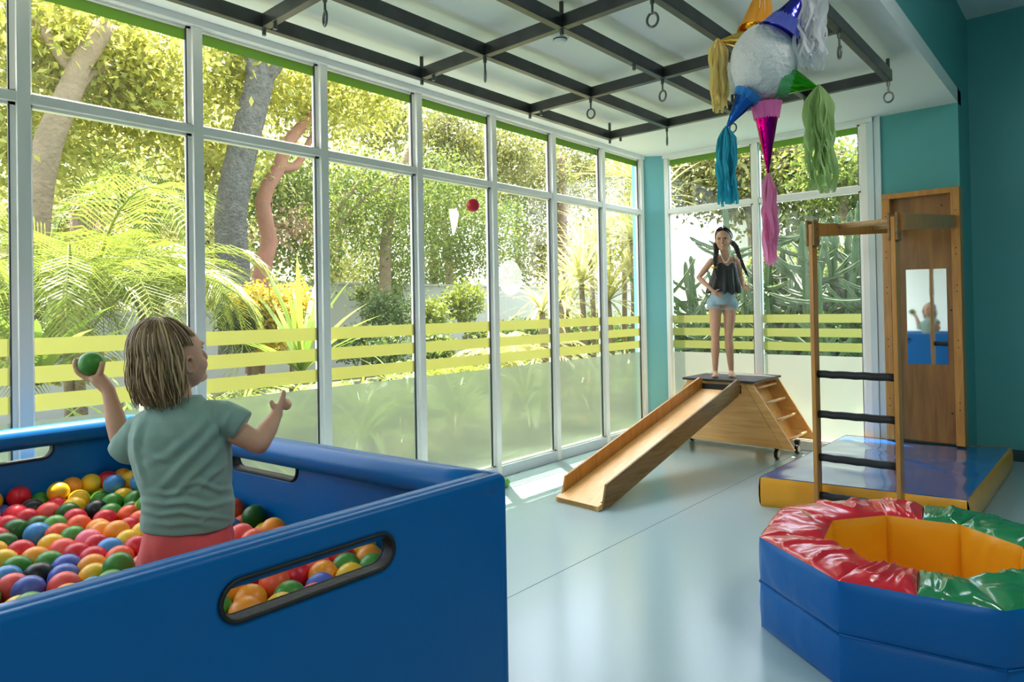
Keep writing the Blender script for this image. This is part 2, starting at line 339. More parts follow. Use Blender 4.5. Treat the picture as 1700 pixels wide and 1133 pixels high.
# ================================================================ play equipment
M.update(
    birch=wood('birch_plywood', (.60, .29, .075), (.78, .43, .145), 'X', 5),
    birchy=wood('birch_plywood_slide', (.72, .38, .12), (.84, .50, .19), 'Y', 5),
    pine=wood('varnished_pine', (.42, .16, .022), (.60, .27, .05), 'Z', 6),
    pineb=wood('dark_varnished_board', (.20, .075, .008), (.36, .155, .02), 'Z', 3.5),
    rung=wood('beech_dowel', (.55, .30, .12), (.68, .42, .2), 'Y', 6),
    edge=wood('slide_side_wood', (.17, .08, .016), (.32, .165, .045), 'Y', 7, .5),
    blackmat=pmat('black_rubber_mat', (.025, .026, .028), .65, bump=(200, .4, 2)),
    wheel=pmat('black_caster', (.01, .01, .011), .4), wheelw=pmat('grey_caster_disc', (.55, .55, .53), .5),
)
def vinyl(name, c, rough=.22, wr=.0, sc=6, stretch=(1, 1, 1), coat=.5, dist=.012):
    m, n, p, out = newmat(name); L = n.links
    p.inputs['Base Color'].default_value = (*c, 1); p.inputs['Roughness'].default_value = rough; p.inputs['Specular IOR Level'].default_value = .3 if c[2] > .3 and coat < .5 else .5
    p.inputs['Coat Weight'].default_value = coat; p.inputs['Coat Roughness'].default_value = .12
    tc = n.nodes.new('ShaderNodeTexCoord'); mp = n.nodes.new('ShaderNodeMapping'); mp.inputs['Scale'].default_value = stretch; L.new(tc.outputs['Object'], mp.inputs[0])
    fine = n.nodes.new('ShaderNodeTexNoise'); fine.inputs['Scale'].default_value = 350; fine.inputs['Detail'].default_value = 2; L.new(tc.outputs['Object'], fine.inputs['Vector'])
    b0 = n.nodes.new('ShaderNodeBump'); b0.inputs['Strength'].default_value = .04; b0.inputs['Distance'].default_value = .001; L.new(fine.outputs['Fac'], b0.inputs['Height'])
    if wr:
        nz = n.nodes.new('ShaderNodeTexNoise'); nz.inputs['Scale'].default_value = sc; nz.inputs['Detail'].default_value = 2.5; nz.inputs['Distortion'].default_value = 1.2; L.new(mp.outputs[0], nz.inputs['Vector'])
        b = n.nodes.new('ShaderNodeBump'); b.inputs['Strength'].default_value = wr; b.inputs['Distance'].default_value = dist; L.new(nz.outputs['Fac'], b.inputs['Height']); L.new(b0.outputs[0], b.inputs['Normal'])
        L.new(b.outputs[0], p.inputs['Normal'])
    else: L.new(b0.outputs[0], p.inputs['Normal'])
    return m
M.update(vblue=vinyl('blue_vinyl', (.001, .125, .40), .34, .2, 3, coat=.0), vblue2=vinyl('blue_vinyl_pool', (.001, .115, .40), .34, .4, 4, (1, 1, .4), coat=.0),
         vred=vinyl('red_vinyl', (.62, .012, .03), .24, .5, 7, coat=.5), vgreen=vinyl('green_vinyl', (.015, .21, .075), .22, .5, 7, coat=.5),
         vyel=vinyl('yellow_vinyl', (.86, .37, .012), .3, .4, 5, coat=.25), vmat=vinyl('mat_blue_vinyl', (.010, .10, .36), .10, .2, 2.5, coat=1))

# ---- slide
sl = empty('slide', (.985, -2.69, 0), 'light wooden slide with side rails sloping from the platform to the floor', 'slide')
a = Vector((.982, -2.69, 0)); b = Vector((1.116, -.678, 0)); ds = (b-a).normalized(); dt = Vector((ds.y, -ds.x, 0)); Ls = (b-a).length
def SP(s, t, z): return a+ds*s+dt*t+Vector((0, 0, z))
def side_poly(mb, poly, t0, t1): return mb.extr([SP(s, t0, z) for s, z in poly], dt*(t1-t0))
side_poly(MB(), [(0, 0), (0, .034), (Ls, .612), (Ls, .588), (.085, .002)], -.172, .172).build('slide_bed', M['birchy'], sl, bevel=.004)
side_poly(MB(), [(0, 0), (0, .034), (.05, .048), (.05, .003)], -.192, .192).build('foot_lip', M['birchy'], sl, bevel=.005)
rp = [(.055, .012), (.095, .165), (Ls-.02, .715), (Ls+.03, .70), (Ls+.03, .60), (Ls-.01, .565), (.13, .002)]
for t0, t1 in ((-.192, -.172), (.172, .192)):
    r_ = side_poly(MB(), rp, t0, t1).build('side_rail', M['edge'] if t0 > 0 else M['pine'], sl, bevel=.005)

# ---- trapezoid platform on casters
pf = empty('climbing_platform', (1.085, -.3, 0), 'low trapezoid wooden platform box on black casters in front of the corner glass', 'platform')
tz, bz = .672, .125
quad = [(.77, tz), (1.395, tz), (1.75, bz), (.42, bz)]
def xz(mb, poly, y0, y1): return mb.extr([(x, y0, z) for x, z in poly], (0, y1-y0, 0))
xz(MB(), [(.77, tz), (1.315, tz), (1.645, bz), (.42, bz)], -.60, -.58).build('front_panel', M['birch'], pf, bevel=.003)
xz(MB(), [(1.318, tz), (1.395, tz), (1.75, bz), (1.648, bz)], -.604, -.58).build('ladder_cheek', M['birch'], pf, bevel=.003)
xz(MB(), [(1.30, tz), (1.41, tz), (1.75, bz), (1.60, bz)], -.02, .0).build('ladder_cheek', M['birch'], pf, bevel=.003)
xz(MB(), [(.77, tz), (1.30, tz), (1.60, bz), (.42, bz)], -.02, .0).build('back_panel', M['birch'], pf, bevel=.003)
MB().extr([(.79, -.58, tz), (.44, -.58, bz), (.46, -.58, bz), (.81, -.58, tz)], (0, .56, 0)).build('side_panel', M['birch'], pf)
MB().extr([(1.25, -.58, tz), (1.55, -.58, bz+.02), (1.565, -.58, bz+.02), (1.265, -.58, tz)], (0, .56, 0)).build('side_panel', M['birch'], pf)
MB().box((.46, -.57, bz), (1.55, -.03, bz+.02)).build('bottom_board', M['birch'], pf)
for k in range(4):
    f = (.07, .31, .57, .86)[k]; x = 1.385+(1.735-1.385)*f; z = tz-.01-(tz-bz)*f
    MB().tube([(x-.025, -.595, z), (x-.025, -.015, z)], .0135, 12).build('rung', M['rung'], pf, smooth=True)
MB().box((.755, -.60, tz), (1.40, 0, tz+.006)).build('top_board', M['birch'], pf)
tm = xz(MB(), [(.735, tz+.007), (.735, tz+.028), (1.425, tz+.028), (1.425, tz+.007)], -.635, .02).build('rubber_mat', M['blackmat'], pf, bevel=.006)
MB().box((.94, -.655, .585), (1.31, -.640, .66)).build('hook_block', M['black'], sl, bevel=.003)
for x, y in ((1.54, -.44), (1.60, -.1), (.56, -.44), (.56, -.1)):
    c = MB().box((x-.02, y-.02, .09), (x+.02, y+.02, .123)).build('caster', M['wheel'], pf)
    c2 = MB().tube([(x-.014, y, .045), (x+.014, y, .045)], .045, 20).build('wheel', M['wheel'], c, bevel=.003)
    MB().tube([(x-.016, y, .045), (x-.0145, y, .045)], .032, 20).tube([(x+.0145, y, .045), (x+.016, y, .045)], .032, 20).build('wheel_disc', M['wheelw'], c)

# ---- thick blue and yellow landing mat
mt = empty('landing_mat', (2.55, -.85, 0), 'thick blue vinyl crash mat with yellow sides under the wooden wall board', 'mat')
MA, MBk, MC, ME, MD = Vector((1.962, -1.902, 0)), Vector((3.117, -1.723, 0)), Vector((3.152, .26, 0)), Vector((2.93, .062, 0)), Vector((1.99, .0, 0))
MH = .20
N = 70; V = []; Fc = []
def matpt(i, j):
    s, t = i/N, j/N
    f = MA.lerp(MBk, s)
    bk = MD.lerp(ME, s/.82) if s < .82 else ME.lerp(MC, (s-.82)/.18)
    return f.lerp(bk, t), s, t
def crease(s, t):
    z = .012*math.sin(math.pi*s)*math.sin(math.pi*t)
    # long diagonal fold from the ladder to the right edge
    for (x0, y0, x1, y1, w_, h_) in ((.02, .93, .42, .62, .018, .014), (.42, .62, .95, .33, .014, .012), (.05, .55, .3, .5, .03, .008), (.15, .28, .5, .2, .03, .005), (.1, .97, .45, .93, .02, .01), (.6, .5, .9, .62, .04, .006)):
        ax, ay = s-x0, t-y0; bx, by = x1-x0, y1-y0; q = max(0, min(1, (ax*bx+ay*by)/(bx*bx+by*by)))
        d = math.hypot(ax-q*bx, ay-q*by); z += h_*math.exp(-(d/w_)**2)*math.sin(math.pi*min(1, max(0, q*.9+.05)))
    return z+.006*noise.noise(Vector((s*5, t*7, 1)))
for j in range(N+1):
    for i in range(N+1):
        p, s, t = matpt(i, j); e = min(s, t, 1-s, 1-t); z = MH-.004+crease(s, t)*min(1, e*14)
        V.append((p.x, p.y, z))
Fc = [(j*(N+1)+i, j*(N+1)+i+1, (j+1)*(N+1)+i+1, (j+1)*(N+1)+i) for j in range(N) for i in range(N)]
meshobj('mat_top', V, Fc, M['vmat'], mt, True)
def matside(name, pts, mat):
    V = []; Fc = []; n = len(pts)
    rows = [(0, .0), (.012, .02), (.016, .07), (.016, .13), (.008, .18), (0, MH-.002)]
    for out_, z in rows:
        for p, nn in pts: V.append((p.x+nn.x*out_, p.y+nn.y*out_, z))
    for r_ in range(len(rows)-1):
        for i in range(n-1): Fc.append((r_*n+i, r_*n+i+1, (r_+1)*n+i+1, (r_+1)*n+i))
    return meshobj(name, V, Fc, mat, mt, True)
def seg_pts(P, Q, n=40):
    d = (Q-P).normalized(); nn = Vector((d.y, -d.x, 0))
    return [(P.lerp(Q, i/n)+nn*.004*noise.noise(Vector((i*.35, P.x, 3))), nn) for i in range(n+1)]
matside('mat_side', seg_pts(MA, MBk), M['vyel']); matside('mat_side', seg_pts(MBk, MC), M['vyel'])
matside('mat_side', seg_pts(MC, ME, 8), M['vyel']); matside('mat_side', seg_pts(ME, MD), M['vyel']); matside('mat_side', seg_pts(MD, MA), M['vyel'])
for P, Q in ((MA, MBk), (MBk, MC)):
    MB().tube([p.lerp(q, 0)+Vector((0, 0, MH-.002)) for p, q in [(P.lerp(Q, i/20), P) for i in range(21)]], .003, 6).build('piping', M['vmat'], mt, True)

# ---- wooden wall board with mirror
wb = empty('climbing_wall_board', (2.61, -.02, MH), 'tall wooden tray shaped board with a mirror, standing on the blue mat', 'wall board')
x0, x1, zt, zb, yf, yb = 2.335, 2.895, 2.29, MH+.012, -.085, .06
MB().box((x0, yf, zb), (x0+.062, yb, zt-.045)).build('frame_post', M['pine'], wb, bevel=.004)
MB().box((x1-.062, yf, zb), (x1, yb, zt)).build('frame_post', M['pine'], wb, bevel=.004)
MB().box((x0, yf, zt-.045), (x1-.062, yb, zt)).build('frame_top', M['pine'], wb, bevel=.004)
MB().box((x0+.062, .0, zb), (x1-.062, .018, zt-.045)).build('back_board', M['pineb'], wb)
hl = MB()
for z in (.5, .56, 1.0, 1.06, 1.45, 1.5, 1.75, 1.8, 2.1):
    for x in (x0+.03, x1-.03): hl.tube([(x, yf-.0015, z), (x, yf+.002, z)], .005, 8)
for x, z in ((2.80, .46), (2.44, .5), (2.76, 2.16), (2.45, 1.9), (2.81, 1.3)): hl.tube([(x, -.0015, z), (x, .002, z)], .008, 8)
hl.build('screw_hole', M['black'], wb)
mm, n_, p_, o_ = newmat('acrylic_mirror'); p_.inputs['Metallic'].default_value = 1; p_.inputs['Roughness'].default_value = .03; p_.inputs['Base Color'].default_value = (.86, .88, .88, 1)
nz = n_.nodes.new('ShaderNodeTexNoise'); nz.inputs['Scale'].default_value = 5; bp = n_.nodes.new('ShaderNodeBump'); bp.inputs['Strength'].default_value = .06; bp.inputs['Distance'].default_value = .004
tc = n_.nodes.new('ShaderNodeTexCoord'); n_.links.new(tc.outputs['Object'], nz.inputs[0]); n_.links.new(nz.outputs['Fac'], bp.inputs['Height']); n_.links.new(bp.outputs[0], p_.inputs['Normal'])
xz(MB(), [(2.492, .85), (2.492, 1.645), (2.782, 1.64), (2.782, .858)], -.006, -.001).build('mirror', mm, wb)

# ---- ladder frame in front of the mat, tied to the board with two beams
ld_ = empty('ladder_frame', (2.6, -1.95, 0), 'freestanding wooden ladder with black padded rungs in front of the blue mat', 'ladder')
LY = -1.95
for x in (2.338, 2.806):
    MB().box((x, LY-.045, 0), (x+.026, LY+.045, 1.88)).build('ladder_post', M['pine'], ld_, bevel=.004)
    MB().box((x-.014, LY-.05, 1.74), (x-.001, LY+.05, 1.905)).box((x+.027, LY-.05, 1.74), (x+.04, LY+.05, 1.905)).build('top_bracket', M['edge'], ld_, bevel=.003)
    for zz in (1.78, 1.85): MB().tube([(x-.018, LY, zz), (x+.044, LY, zz)], .008, 10).build('bolt', M['hook'], ld_)
for z in (.922, .667, .392, .15): MB().tube([(2.365+i*.0441, LY, z+.002*math.sin(i*2.3)) for i in range(11)], .024, 14).build('rung', M['black'], ld_, smooth=True)
MB().beam((2.377, LY+.03, 1.845), (2.405, yf-.002, 2.0), .03, .085).build('tie_beam', M['pine'], ld_, bevel=.003)
MB().beam((2.845, LY+.03, 1.855), (2.855, yf-.002, 2.01), .03, .10).build('tie_beam', M['pine'], ld_, bevel=.003)
MB().tube([(2.39, -1.55, 1.9), (2.84, -1.55, 1.9)], .018, 12).build('cross_pole', M['rung'], ld_, smooth=True)
MB().tube([(2.39, -.7, 1.955), (2.84, -.7, 1.955)], .018, 12).build('cross_pole', M['rung'], ld_, smooth=True)

# ---- octagonal foam pool
PC = Vector((3.167, -3.29, 0)); PH = .38
pl = empty('foam_pool', PC, 'octagonal padded foam pool, blue outside with red and green top, yellow inside', 'foam pool')
ang = [math.radians(-103.4-45*k) for k in range(8)]
def ov(k, r): a_ = ang[k % 8]; return Vector((PC.x+r*math.cos(a_), PC.y+r*math.sin(a_), 0))
RO, RI = .633, .375
def panelmesh(name, P0, P1, Q0, Q1, nu, nv, mat, puff, nrm=None, wr=0, seed=0):
    """quad patch P0-P1 (one edge) to Q0-Q1, puffed outwards along its normal with wrinkles"""
    n = (P1-P0).cross(Q0-P0).normalized() if nrm is None else nrm
    V = []
    for j in range(nv+1):
        for i in range(nu+1):
            s, t = i/nu, j/nv; p = P0.lerp(P1, s).lerp(Q0.lerp(Q1, s), t)
            e = (16*s*(1-s)*t*(1-t))**.45 if 0 < s < 1 and 0 < t < 1 else 0
            d = puff*e
            if wr:
                a_ = noise.noise(Vector((p.x*7+seed, p.y*7, p.z*7)))
                rdg = 1-abs(noise.noise(Vector((s*2.6+seed*3.1+a_*.7, t*.9+a_*.5, seed))))*3.2
                rd2 = 1-abs(noise.noise(Vector((s*8+seed*1.7+a_, t*2.2, seed+9))))*3
                d += wr*(max(0, rdg)**1.3+.16*max(0, rd2))*min(1, e*1.6)
            V.append(p+n*d)
    Fc = [(j*(nu+1)+i, j*(nu+1)+i+1, (j+1)*(nu+1)+i+1, (j+1)*(nu+1)+i) for j in range(nv) for i in range(nu)]
    o = meshobj(name, V, Fc, mat, pl, True); return o
up = Vector((0, 0, 1)); seed = 0
for k in range(8):
    A0, A1 = ov(k, RO), ov(k+1, RO); B0, B1 = ov(k, RI), ov(k+1, RI)
    nout = ((A0+A1)/2-PC).normalized()
    panelmesh('outer_side', A0, A1, A0+up*.19, A1+up*.19, 24, 14, M['vblue2'], .016, nout, .003, k+.5)
    panelmesh('outer_side', A0+up*.19, A1+up*.19, A0+up*PH, A1+up*PH, 24, 14, M['vblue2'], .018, nout, .004, k+20.5)
    MB().tube([A0+up*.19+nout*.004, A1+up*.19+nout*.004], .0035, 6).build('piping', M['vblue2'], pl, smooth=True)
    nin = -nout
    panelmesh('inner_side', B0+up*.06, B1+up*.06, B0+up*PH, B1+up*PH, 20, 14, M['vyel'], .012, nin, .006, k+40.3)
# top: split where the red half meets the green half (through the middles of edges 7 and 3)
mid = lambda P, Q: (P+Q)/2
halves = (( 'vred', [0, 1, 2]), ('vgreen', [4, 5, 6]))
def top_piece(A0, A1, B0, B1, mat, sd_):
    for q in (A0, A1, B0, B1): q.z = 0
    panelmesh('top_cover', A0+up*PH, A1+up*PH, B0+up*PH, B1+up*PH, 44, 30, M[mat], .024, up, .015, sd_)
for mt_, ks in halves:
    for k in ks: top_piece(ov(k, RO), ov(k+1, RO), ov(k, RI), ov(k+1, RI), mt_, k*2.7)
def half(k, first, mt_):
    A0, A1, B0, B1 = ov(k, RO), ov(k+1, RO), ov(k, RI), ov(k+1, RI); Am, Bm = mid(A0, A1), mid(B0, B1)
    if first: top_piece(A0, Am, B0, Bm, mt_, k*2.7+1)
    else: top_piece(Am, A1, Bm, B1, mt_, k*2.7+2)
half(3, True, 'vred'); half(3, False, 'vgreen'); half(7, True, 'vgreen'); half(7, False, 'vred')
ib = MB().hexa([(ov(k, RI+.005).x, ov(k, RI+.005).y) for k in range(7, -1, -1)], .002, .06).build('pool_floor', M['vyel'], pl)
# ================================================================ blue ball pit
PA, PB_, PCn, PD = Vector((2.455, -5.03, 0)), Vector((.235, -5.25, 0)), Vector((.245, -6.33, 0)), Vector((2.445, -6.30, 0))
WT, WH = .036, .90
pit = empty('ball_pit', (1.35, -5.7, 0), 'big square blue padded ball pit with oblong grip holes in its walls', 'ball pit')
def stadium(cx, cz, w, h, n=10):
    r = h/2; P = []
    for i in range(n+1):
        a = -math.pi/2+math.pi*i/n; P.append((cx+w/2-r+r*math.cos(a), cz+r*math.sin(a)))
    for i in range(n+1):
        a = math.pi/2+math.pi*i/n; P.append((cx-w/2+r+r*math.cos(a), cz+r*math.sin(a)))
    return P
def rrect(x0, z0, x1, z1, r, n=6):
    P = []
    for cx, cz, a0 in ((x1-r, z0+r, -90), (x1-r, z1-r, 0), (x0+r, z1-r, 90), (x0+r, z0+r, 180)):
        for i in range(n+1): a = math.radians(a0+90*i/n); P.append((cx+r*math.cos(a), cz+r*math.sin(a)))
    return P
def panel(name, P, Q, inn, hc, mat, parent, hw=.42, hh=.078):
    """padded wall from P to Q (outer face), inn = inward normal, grip hole centred at distance hc from P"""
    t = (Q-P).normalized(); L = (Q-P).length; bev = .016
    cu = bpy.data.curves.new(name, 'CURVE'); cu.dimensions = '2D'; cu.fill_mode = 'BOTH'; cu.extrude = WT/2-bev; cu.bevel_depth = bev; cu.bevel_resolution = 5
    for pts in (rrect(bev, bev, L-bev, WH-bev, .012), stadium(hc, .797, hw+2*bev, hh+2*bev)):
        sp = cu.splines.new('POLY'); sp.points.add(len(pts)-1); sp.use_cyclic_u = True
        for i, (x, z) in enumerate(pts): sp.points[i].co = (x, z, 0, 1)
    tmp = bpy.data.objects.new('tmp', cu); COL.objects.link(tmp)
    dg = bpy.context.evaluated_depsgraph_get(); me = bpy.data.meshes.new_from_object(tmp.evaluated_get(dg)); bpy.data.objects.remove(tmp); bpy.data.curves.remove(cu)
    mid_ = inn*(WT/2)
    for v in me.vertices:
        x, z, d = v.co; p = P+t*x+mid_+inn*d; v.co = (p.x, p.y, z)
    me.materials.clear(); me.name = name
    o = link(name, me, mat, parent, True); recalc(o); return o
def nrm(P, Q): d = (Q-P).normalized(); return Vector((-d.y, d.x, 0))
walls = [('AB', PA, PB_, 1.135), ('BC', PB_, PCn, .55), ('CD', PCn, PD, 1.1), ('DA', PD, PA, .645)]
for nm_, P, Q, hc in walls:
    nn = nrm(P, Q); c_ = (PA+PCn)/2
    if nn.dot(c_-P) < 0: nn = -nn
    w_ = panel('padded_wall', P, Q, nn, hc, M['vblue'], pit)
    t = (Q-P).normalized(); ring = []
    for off, mb in ((WT+.001, MB()), (-.001, MB())):
        pts = [P+t*x+nn*off+Vector((0, 0, z)) for x, z in stadium(hc, .797, .425, .083)]
        mb.tube(pts, .005, 8, closed=True).build('grip_trim', M['black'], w_, smooth=True)
    ln = MB(); pts0 = stadium(hc, .797, .418, .076); n_ = len(pts0)
    V = [P+t*x+nn*d+Vector((0, 0, z)) for d in (0, WT) for x, z in pts0]
    ln.add(V, [(i, (i+1) % n_, n_+(i+1) % n_, n_+i) for i in range(n_)]).build('grip_lining', M['black'], w_, smooth=True)
    L = (Q-P).length
    pr = [P+t*(.045+(L-.09)*i/16)+nn*.046+Vector((0, 0, .856)) for i in range(17)]
    MB().tube(pr, .0465, 24, flat=1.0).build('top_roll', M['vblue'], pit, smooth=True)
# floor of the pit
MB().hexa([(.34, -6.23), (2.34, -6.2), (2.35, -5.14), (.34, -5.35)], .002, .05).build('pit_floor', M['vblue'], pit)

# ---- plastic balls, where the photograph shows them
BR = .0435
BC = dict(R=((.62, .012, .03), 'red'), C=((.86, .10, .085), 'coral'), O=((.86, .30, .02), 'orange'), T=((.82, .105, .03), 'deep orange'), Y=((.80, .48, .02), 'yellow'),
          G=((.055, .25, .03), 'green'), D=((.02, .12, .015), 'dark green'), L=((.10, .33, .05), 'light green'), B=((.055, .26, .62), 'light blue'), I=((.07, .12, .48), 'indigo'),
          K=((.008, .009, .01), 'black'), P=((.85, .17, .27), 'pink'))
BM = {k: pmat('ball_'+v[1].replace(' ', '_'), v[0], .38, spec=.45, bump=(30, .02, 1), sss=.0) for k, v in BC.items()}
raw3 = '''65 405 R,225 372 Y,168 405 Y,30 440 Y,130 445 I,245 435 G,348 370 Y,428 358 G,465 340 Y,523 370 Y,435 400 O,360 435 Y,492 430 Y,580 338 R,612 365 R,670 320 O,765 318 R,735 355 Y,690 385 B,588 418 G,660 460 G,755 455 G,
412 490 Y,542 505 K,15 478 T,170 478 K,258 475 R,105 520 R,262 530 C,175 550 R,-20 520 C,25 590 R,90 615 D,345 520 D,410 560 R,470 590 T,222 640 B,325 590 L,330 645 T,408 660 G,595 565 R,630 525 G,715 535 T,588 630 O,700 610 R,
785 570 T,800 640 Y,530 670 P,20 700 D,118 740 R,285 720 Y,315 745 C,470 730 R,175 790 O,145 830 G,300 805 G,20 810 Y,-30 750 Y,395 755 R,400 820 I,518 793 R,650 780 T,675 710 Y,775 735 R,455 838 O,345 880 I,60 910 B,150 925 C,255 897 K,
345 915 C,175 955 I,45 965 L,600 745 B,690 830 O,560 870 Y,1345 598 B,1395 562 T,1458 582 D,-60 600 R,-50 860 G,-40 940 Y,770 820 C,-30 670 R'''
raw4 = '''230 1090 O,340 1100 O,405 1090 T,430 1000 R,510 990 R,500 1085 G,620 1030 I,595 960 C,655 985 O,690 905 Y,770 895 R,785 950 G,765 990 Y,855 870 Y,890 915 O,895 960 G,1000 905 L,540 950 B,200 1180 G,260 1170 O,350 1170 Y,560 1110 C'''
bl = []
def inpit(x, y, m=.05):
    for (P, Q) in ((PA, PB_), (PB_, PCn), (PCn, PD), (PD, PA)):
        nn = nrm(P, Q)
        if nn.dot((PA+PCn)/2-P) < 0: nn = -nn
        if nn.dot(Vector((x, y, 0))-P) < WT+m: return False
    return True
KX, KY = 1.70, -5.62                    # where the boy stands
for raw, s, ox, oy, zl in ((raw3, 3.4, 0, 700, .575), (raw4, 3.237, 330, 650, .60)):
    for it in raw.replace('\n', '').split(','):
        u, v, c = it.split(); p = at(ox+float(u)/s, oy+float(v)/s, 'z', zl)
        bl.append([p.x, p.y, p.z, c, 1])
keep = []
for b_ in bl:
    x, y = b_[0], b_[1]
    if x > 2.32: b_[0] = x = 2.31
    keep.append(b_)
bl = keep
rb = random.Random(11); cs = 'RRYYGGOOTTCIBDLY'
gyy = -6.2; row = 0
cand = []
while gyy < -5.1:
    gxx = .38+(.0435 if row % 2 else 0)
    while gxx < 2.34:
        cand.append((gxx+rb.uniform(-.01, .01), gyy+rb.uniform(-.01, .01))); gxx += .087
    gyy += .0755; row += 1
for x, y in cand:
    if min((b_[0]-x)**2+(b_[1]-y)**2 for b_ in bl) > .07**2: bl.append([x, y, .572+rb.uniform(-.02, .012), rb.choice(cs), 0])
def legs(x, y): return False
X = np.array([b_[:3] for b_ in bl]); fixed = np.array([b_[4] for b_ in bl])
under = [(x+.04, y+.035, .455+rb.uniform(-.008, .008)) for x, y in cand]+[(x, y, .38) for x, y in cand]
NT = len(bl); X = np.vstack([X, np.array(under)]); colr = [b_[3] for b_ in bl]+[rb.choice(cs) for _ in under]
mob = np.where(np.arange(len(X)) < len(bl), 1, 1)*1.0; mob[:NT] = np.where(fixed > 0, .45, 1.3)
WL = []
for (P, Q) in ((PA, PB_), (PB_, PCn), (PCn, PD), (PD, PA)):
    nn = nrm(P, Q)
    if nn.dot((PA+PCn)/2-P) < 0: nn = -nn
    WL.append((np.array([P.x, P.y]), np.array([nn.x, nn.y])))
KBOD = (1.705, -5.615, .135, .095)      # hips of the boy: ellipse kept free, long axis along camera right
kr = np.array([RGT.x, RGT.y]); kr /= np.linalg.norm(kr); kf = np.array([FWD.x, FWD.y]); kf /= np.linalg.norm(kf)
for it in range(70):
    D = X[:, None, :]-X[None, :, :]; d2 = (D**2).sum(-1); np.fill_diagonal(d2, 9)
    i, j = np.where(d2 < (2*BR)**2)
    dd = np.sqrt(d2[i, j])+1e-9; push = (2*BR*1.001-dd)/dd*.5
    mv = np.zeros_like(X); wgt = push[:, None]*D[i, j]; wgt[:, 2] *= .6
    np.add.at(mv, i, wgt*.55*mob[i][:, None]); X += mv
    for P, nn in WL:
        e = (X[:, :2]-P)@nn-(WT+BR+.004); bad = e < 0; X[bad, :2] -= e[bad, None]*nn
    top = X[:, 2] > .62; X[top, 2] = .62
    r = X[:, :2]-np.array(KBOD[:2]); a_ = r@kr; b2 = r@kf; q = np.sqrt((a_/(KBOD[2]+BR))**2+(b2/(KBOD[3]+BR))**2)
    bad = q < 1; X[bad, :2] = np.array(KBOD[:2])+r[bad]/np.maximum(q[bad, None], .2)
    X[NT:, 2] = np.minimum(X[NT:, 2], .468); X[:NT, 2] = np.maximum(X[:NT, 2], .556)
sph = bpy.data.meshes.new('ball_shape'); _b = MB().ball((0, 0, 0), BR, 28, 18); sph.from_pydata(_b.V, [], _b.F); sph.polygons.foreach_set('use_smooth', [True]*len(sph.polygons))
# a moulding seam round the ball's waist is too fine to see at this size; colours are separate meshes sharing the same shape
BME = {k: sph.copy() for k in BC}
for k in BC: BME[k].materials.append(BM[k]); BME[k].name = 'ball_'+k
vis = []
for q in range(NT):
    u, v, z = pix(X[q]); vis.append((u, v, z))
def wall_hides(p):
    """is the line camera-ball blocked by the near wall (outside the grip hole)?"""
    P, nn = WL[3]; c2 = np.array([CAM.x, CAM.y]); p = np.array(p); d = p[:2]-c2
    for off in (0, .09):
        k = ((P+nn*off-c2)@nn)/(d@nn); z = CAM.z+(p[2]-CAM.z)*k; s = (c2+d*k)[1]
        if z < .905 and not (.752 < z < .842 and -5.90 < s < -5.42): return True
    return False
order = []
for q in range(NT):
    u, v, z = vis[q]
    hid = wall_hides(X[q]+np.array([0, 0, BR])) and wall_hides(X[q]+np.array([-.03, 0, .02]))
    if hid or u < -35 or u > 860 or v > 1150: continue
    order.append((z, q))
order.sort(); indiv = [q for _, q in order][:290]; seen = set(indiv)
hidden = [q for q in sorted(range(NT), key=lambda k: vis[k][2]) if q not in seen][:298-len(indiv)]; indiv += hidden; hs_ = set(hidden)
# labels that single each ball out by the colours round it, as seen from the camera
names = {}
def cname(q): return BC[colr[q]][1]
def neigh(q):
    u, v, z = vis[q]; R_ = 1122*BR/z; L_ = []
    for (nm_, ax_, ay_) in (('left', -1, 0), ('right', 1, 0), ('front', 0, 1), ('behind', 0, -1)):
        best = None
        for k in indiv:
            if k == q: continue
            du, dv = vis[k][0]-u, vis[k][1]-v; al = du*ax_+dv*ay_; cr_ = abs(du*ay_)+abs(dv*ax_)
            if al > R_*.4 and al < R_*3.2 and cr_ < al*1.0:
                sc = al+cr_
                if best is None or sc < best[0]: best = (sc, k)
        L_.append((nm_, cname(best[1]) if best else None))
    return L_
def zone(q):
    u, v, z = vis[q]
    if q in hs_: return 'behind the near wall'
    if wall_hides(X[q]) or (u > 365 and v > 880): return 'seen through the near grip hole'
    if u > 375: return 'right of the boy'
    if v < 830: return 'at the far side of the pit'
    if v > 935: return 'at the near side of the pit'
    return 'in the middle of the pit'
NB = {q: neigh(q) for q in indiv}
def lab(q, lv):
    z_ = zone(q); nb = dict(NB[q]); c = cname(q)
    s = c+' ball '+z_
    add = []
    if lv >= 1 and nb['left']: add.append(nb['left']+' left')
    if lv >= 1 and nb['right']: add.append(nb['right']+' right')
    if lv >= 2 and nb['front']: add.append(nb['front']+' in front')
    if lv >= 3 and nb['behind']: add.append(nb['behind']+' behind')
    return s+(', '+', '.join(add) if add else '')
from collections import Counter
lvl = {q: 0 for q in indiv}
for L_ in (1, 2, 3):
    cnt = Counter(lab(q, lvl[q]) for q in indiv)
    for q in indiv:
        if cnt[lab(q, lvl[q])] > 1: lvl[q] = L_
cnt = Counter(lab(q, lvl[q]) for q in indiv); seenl = {}
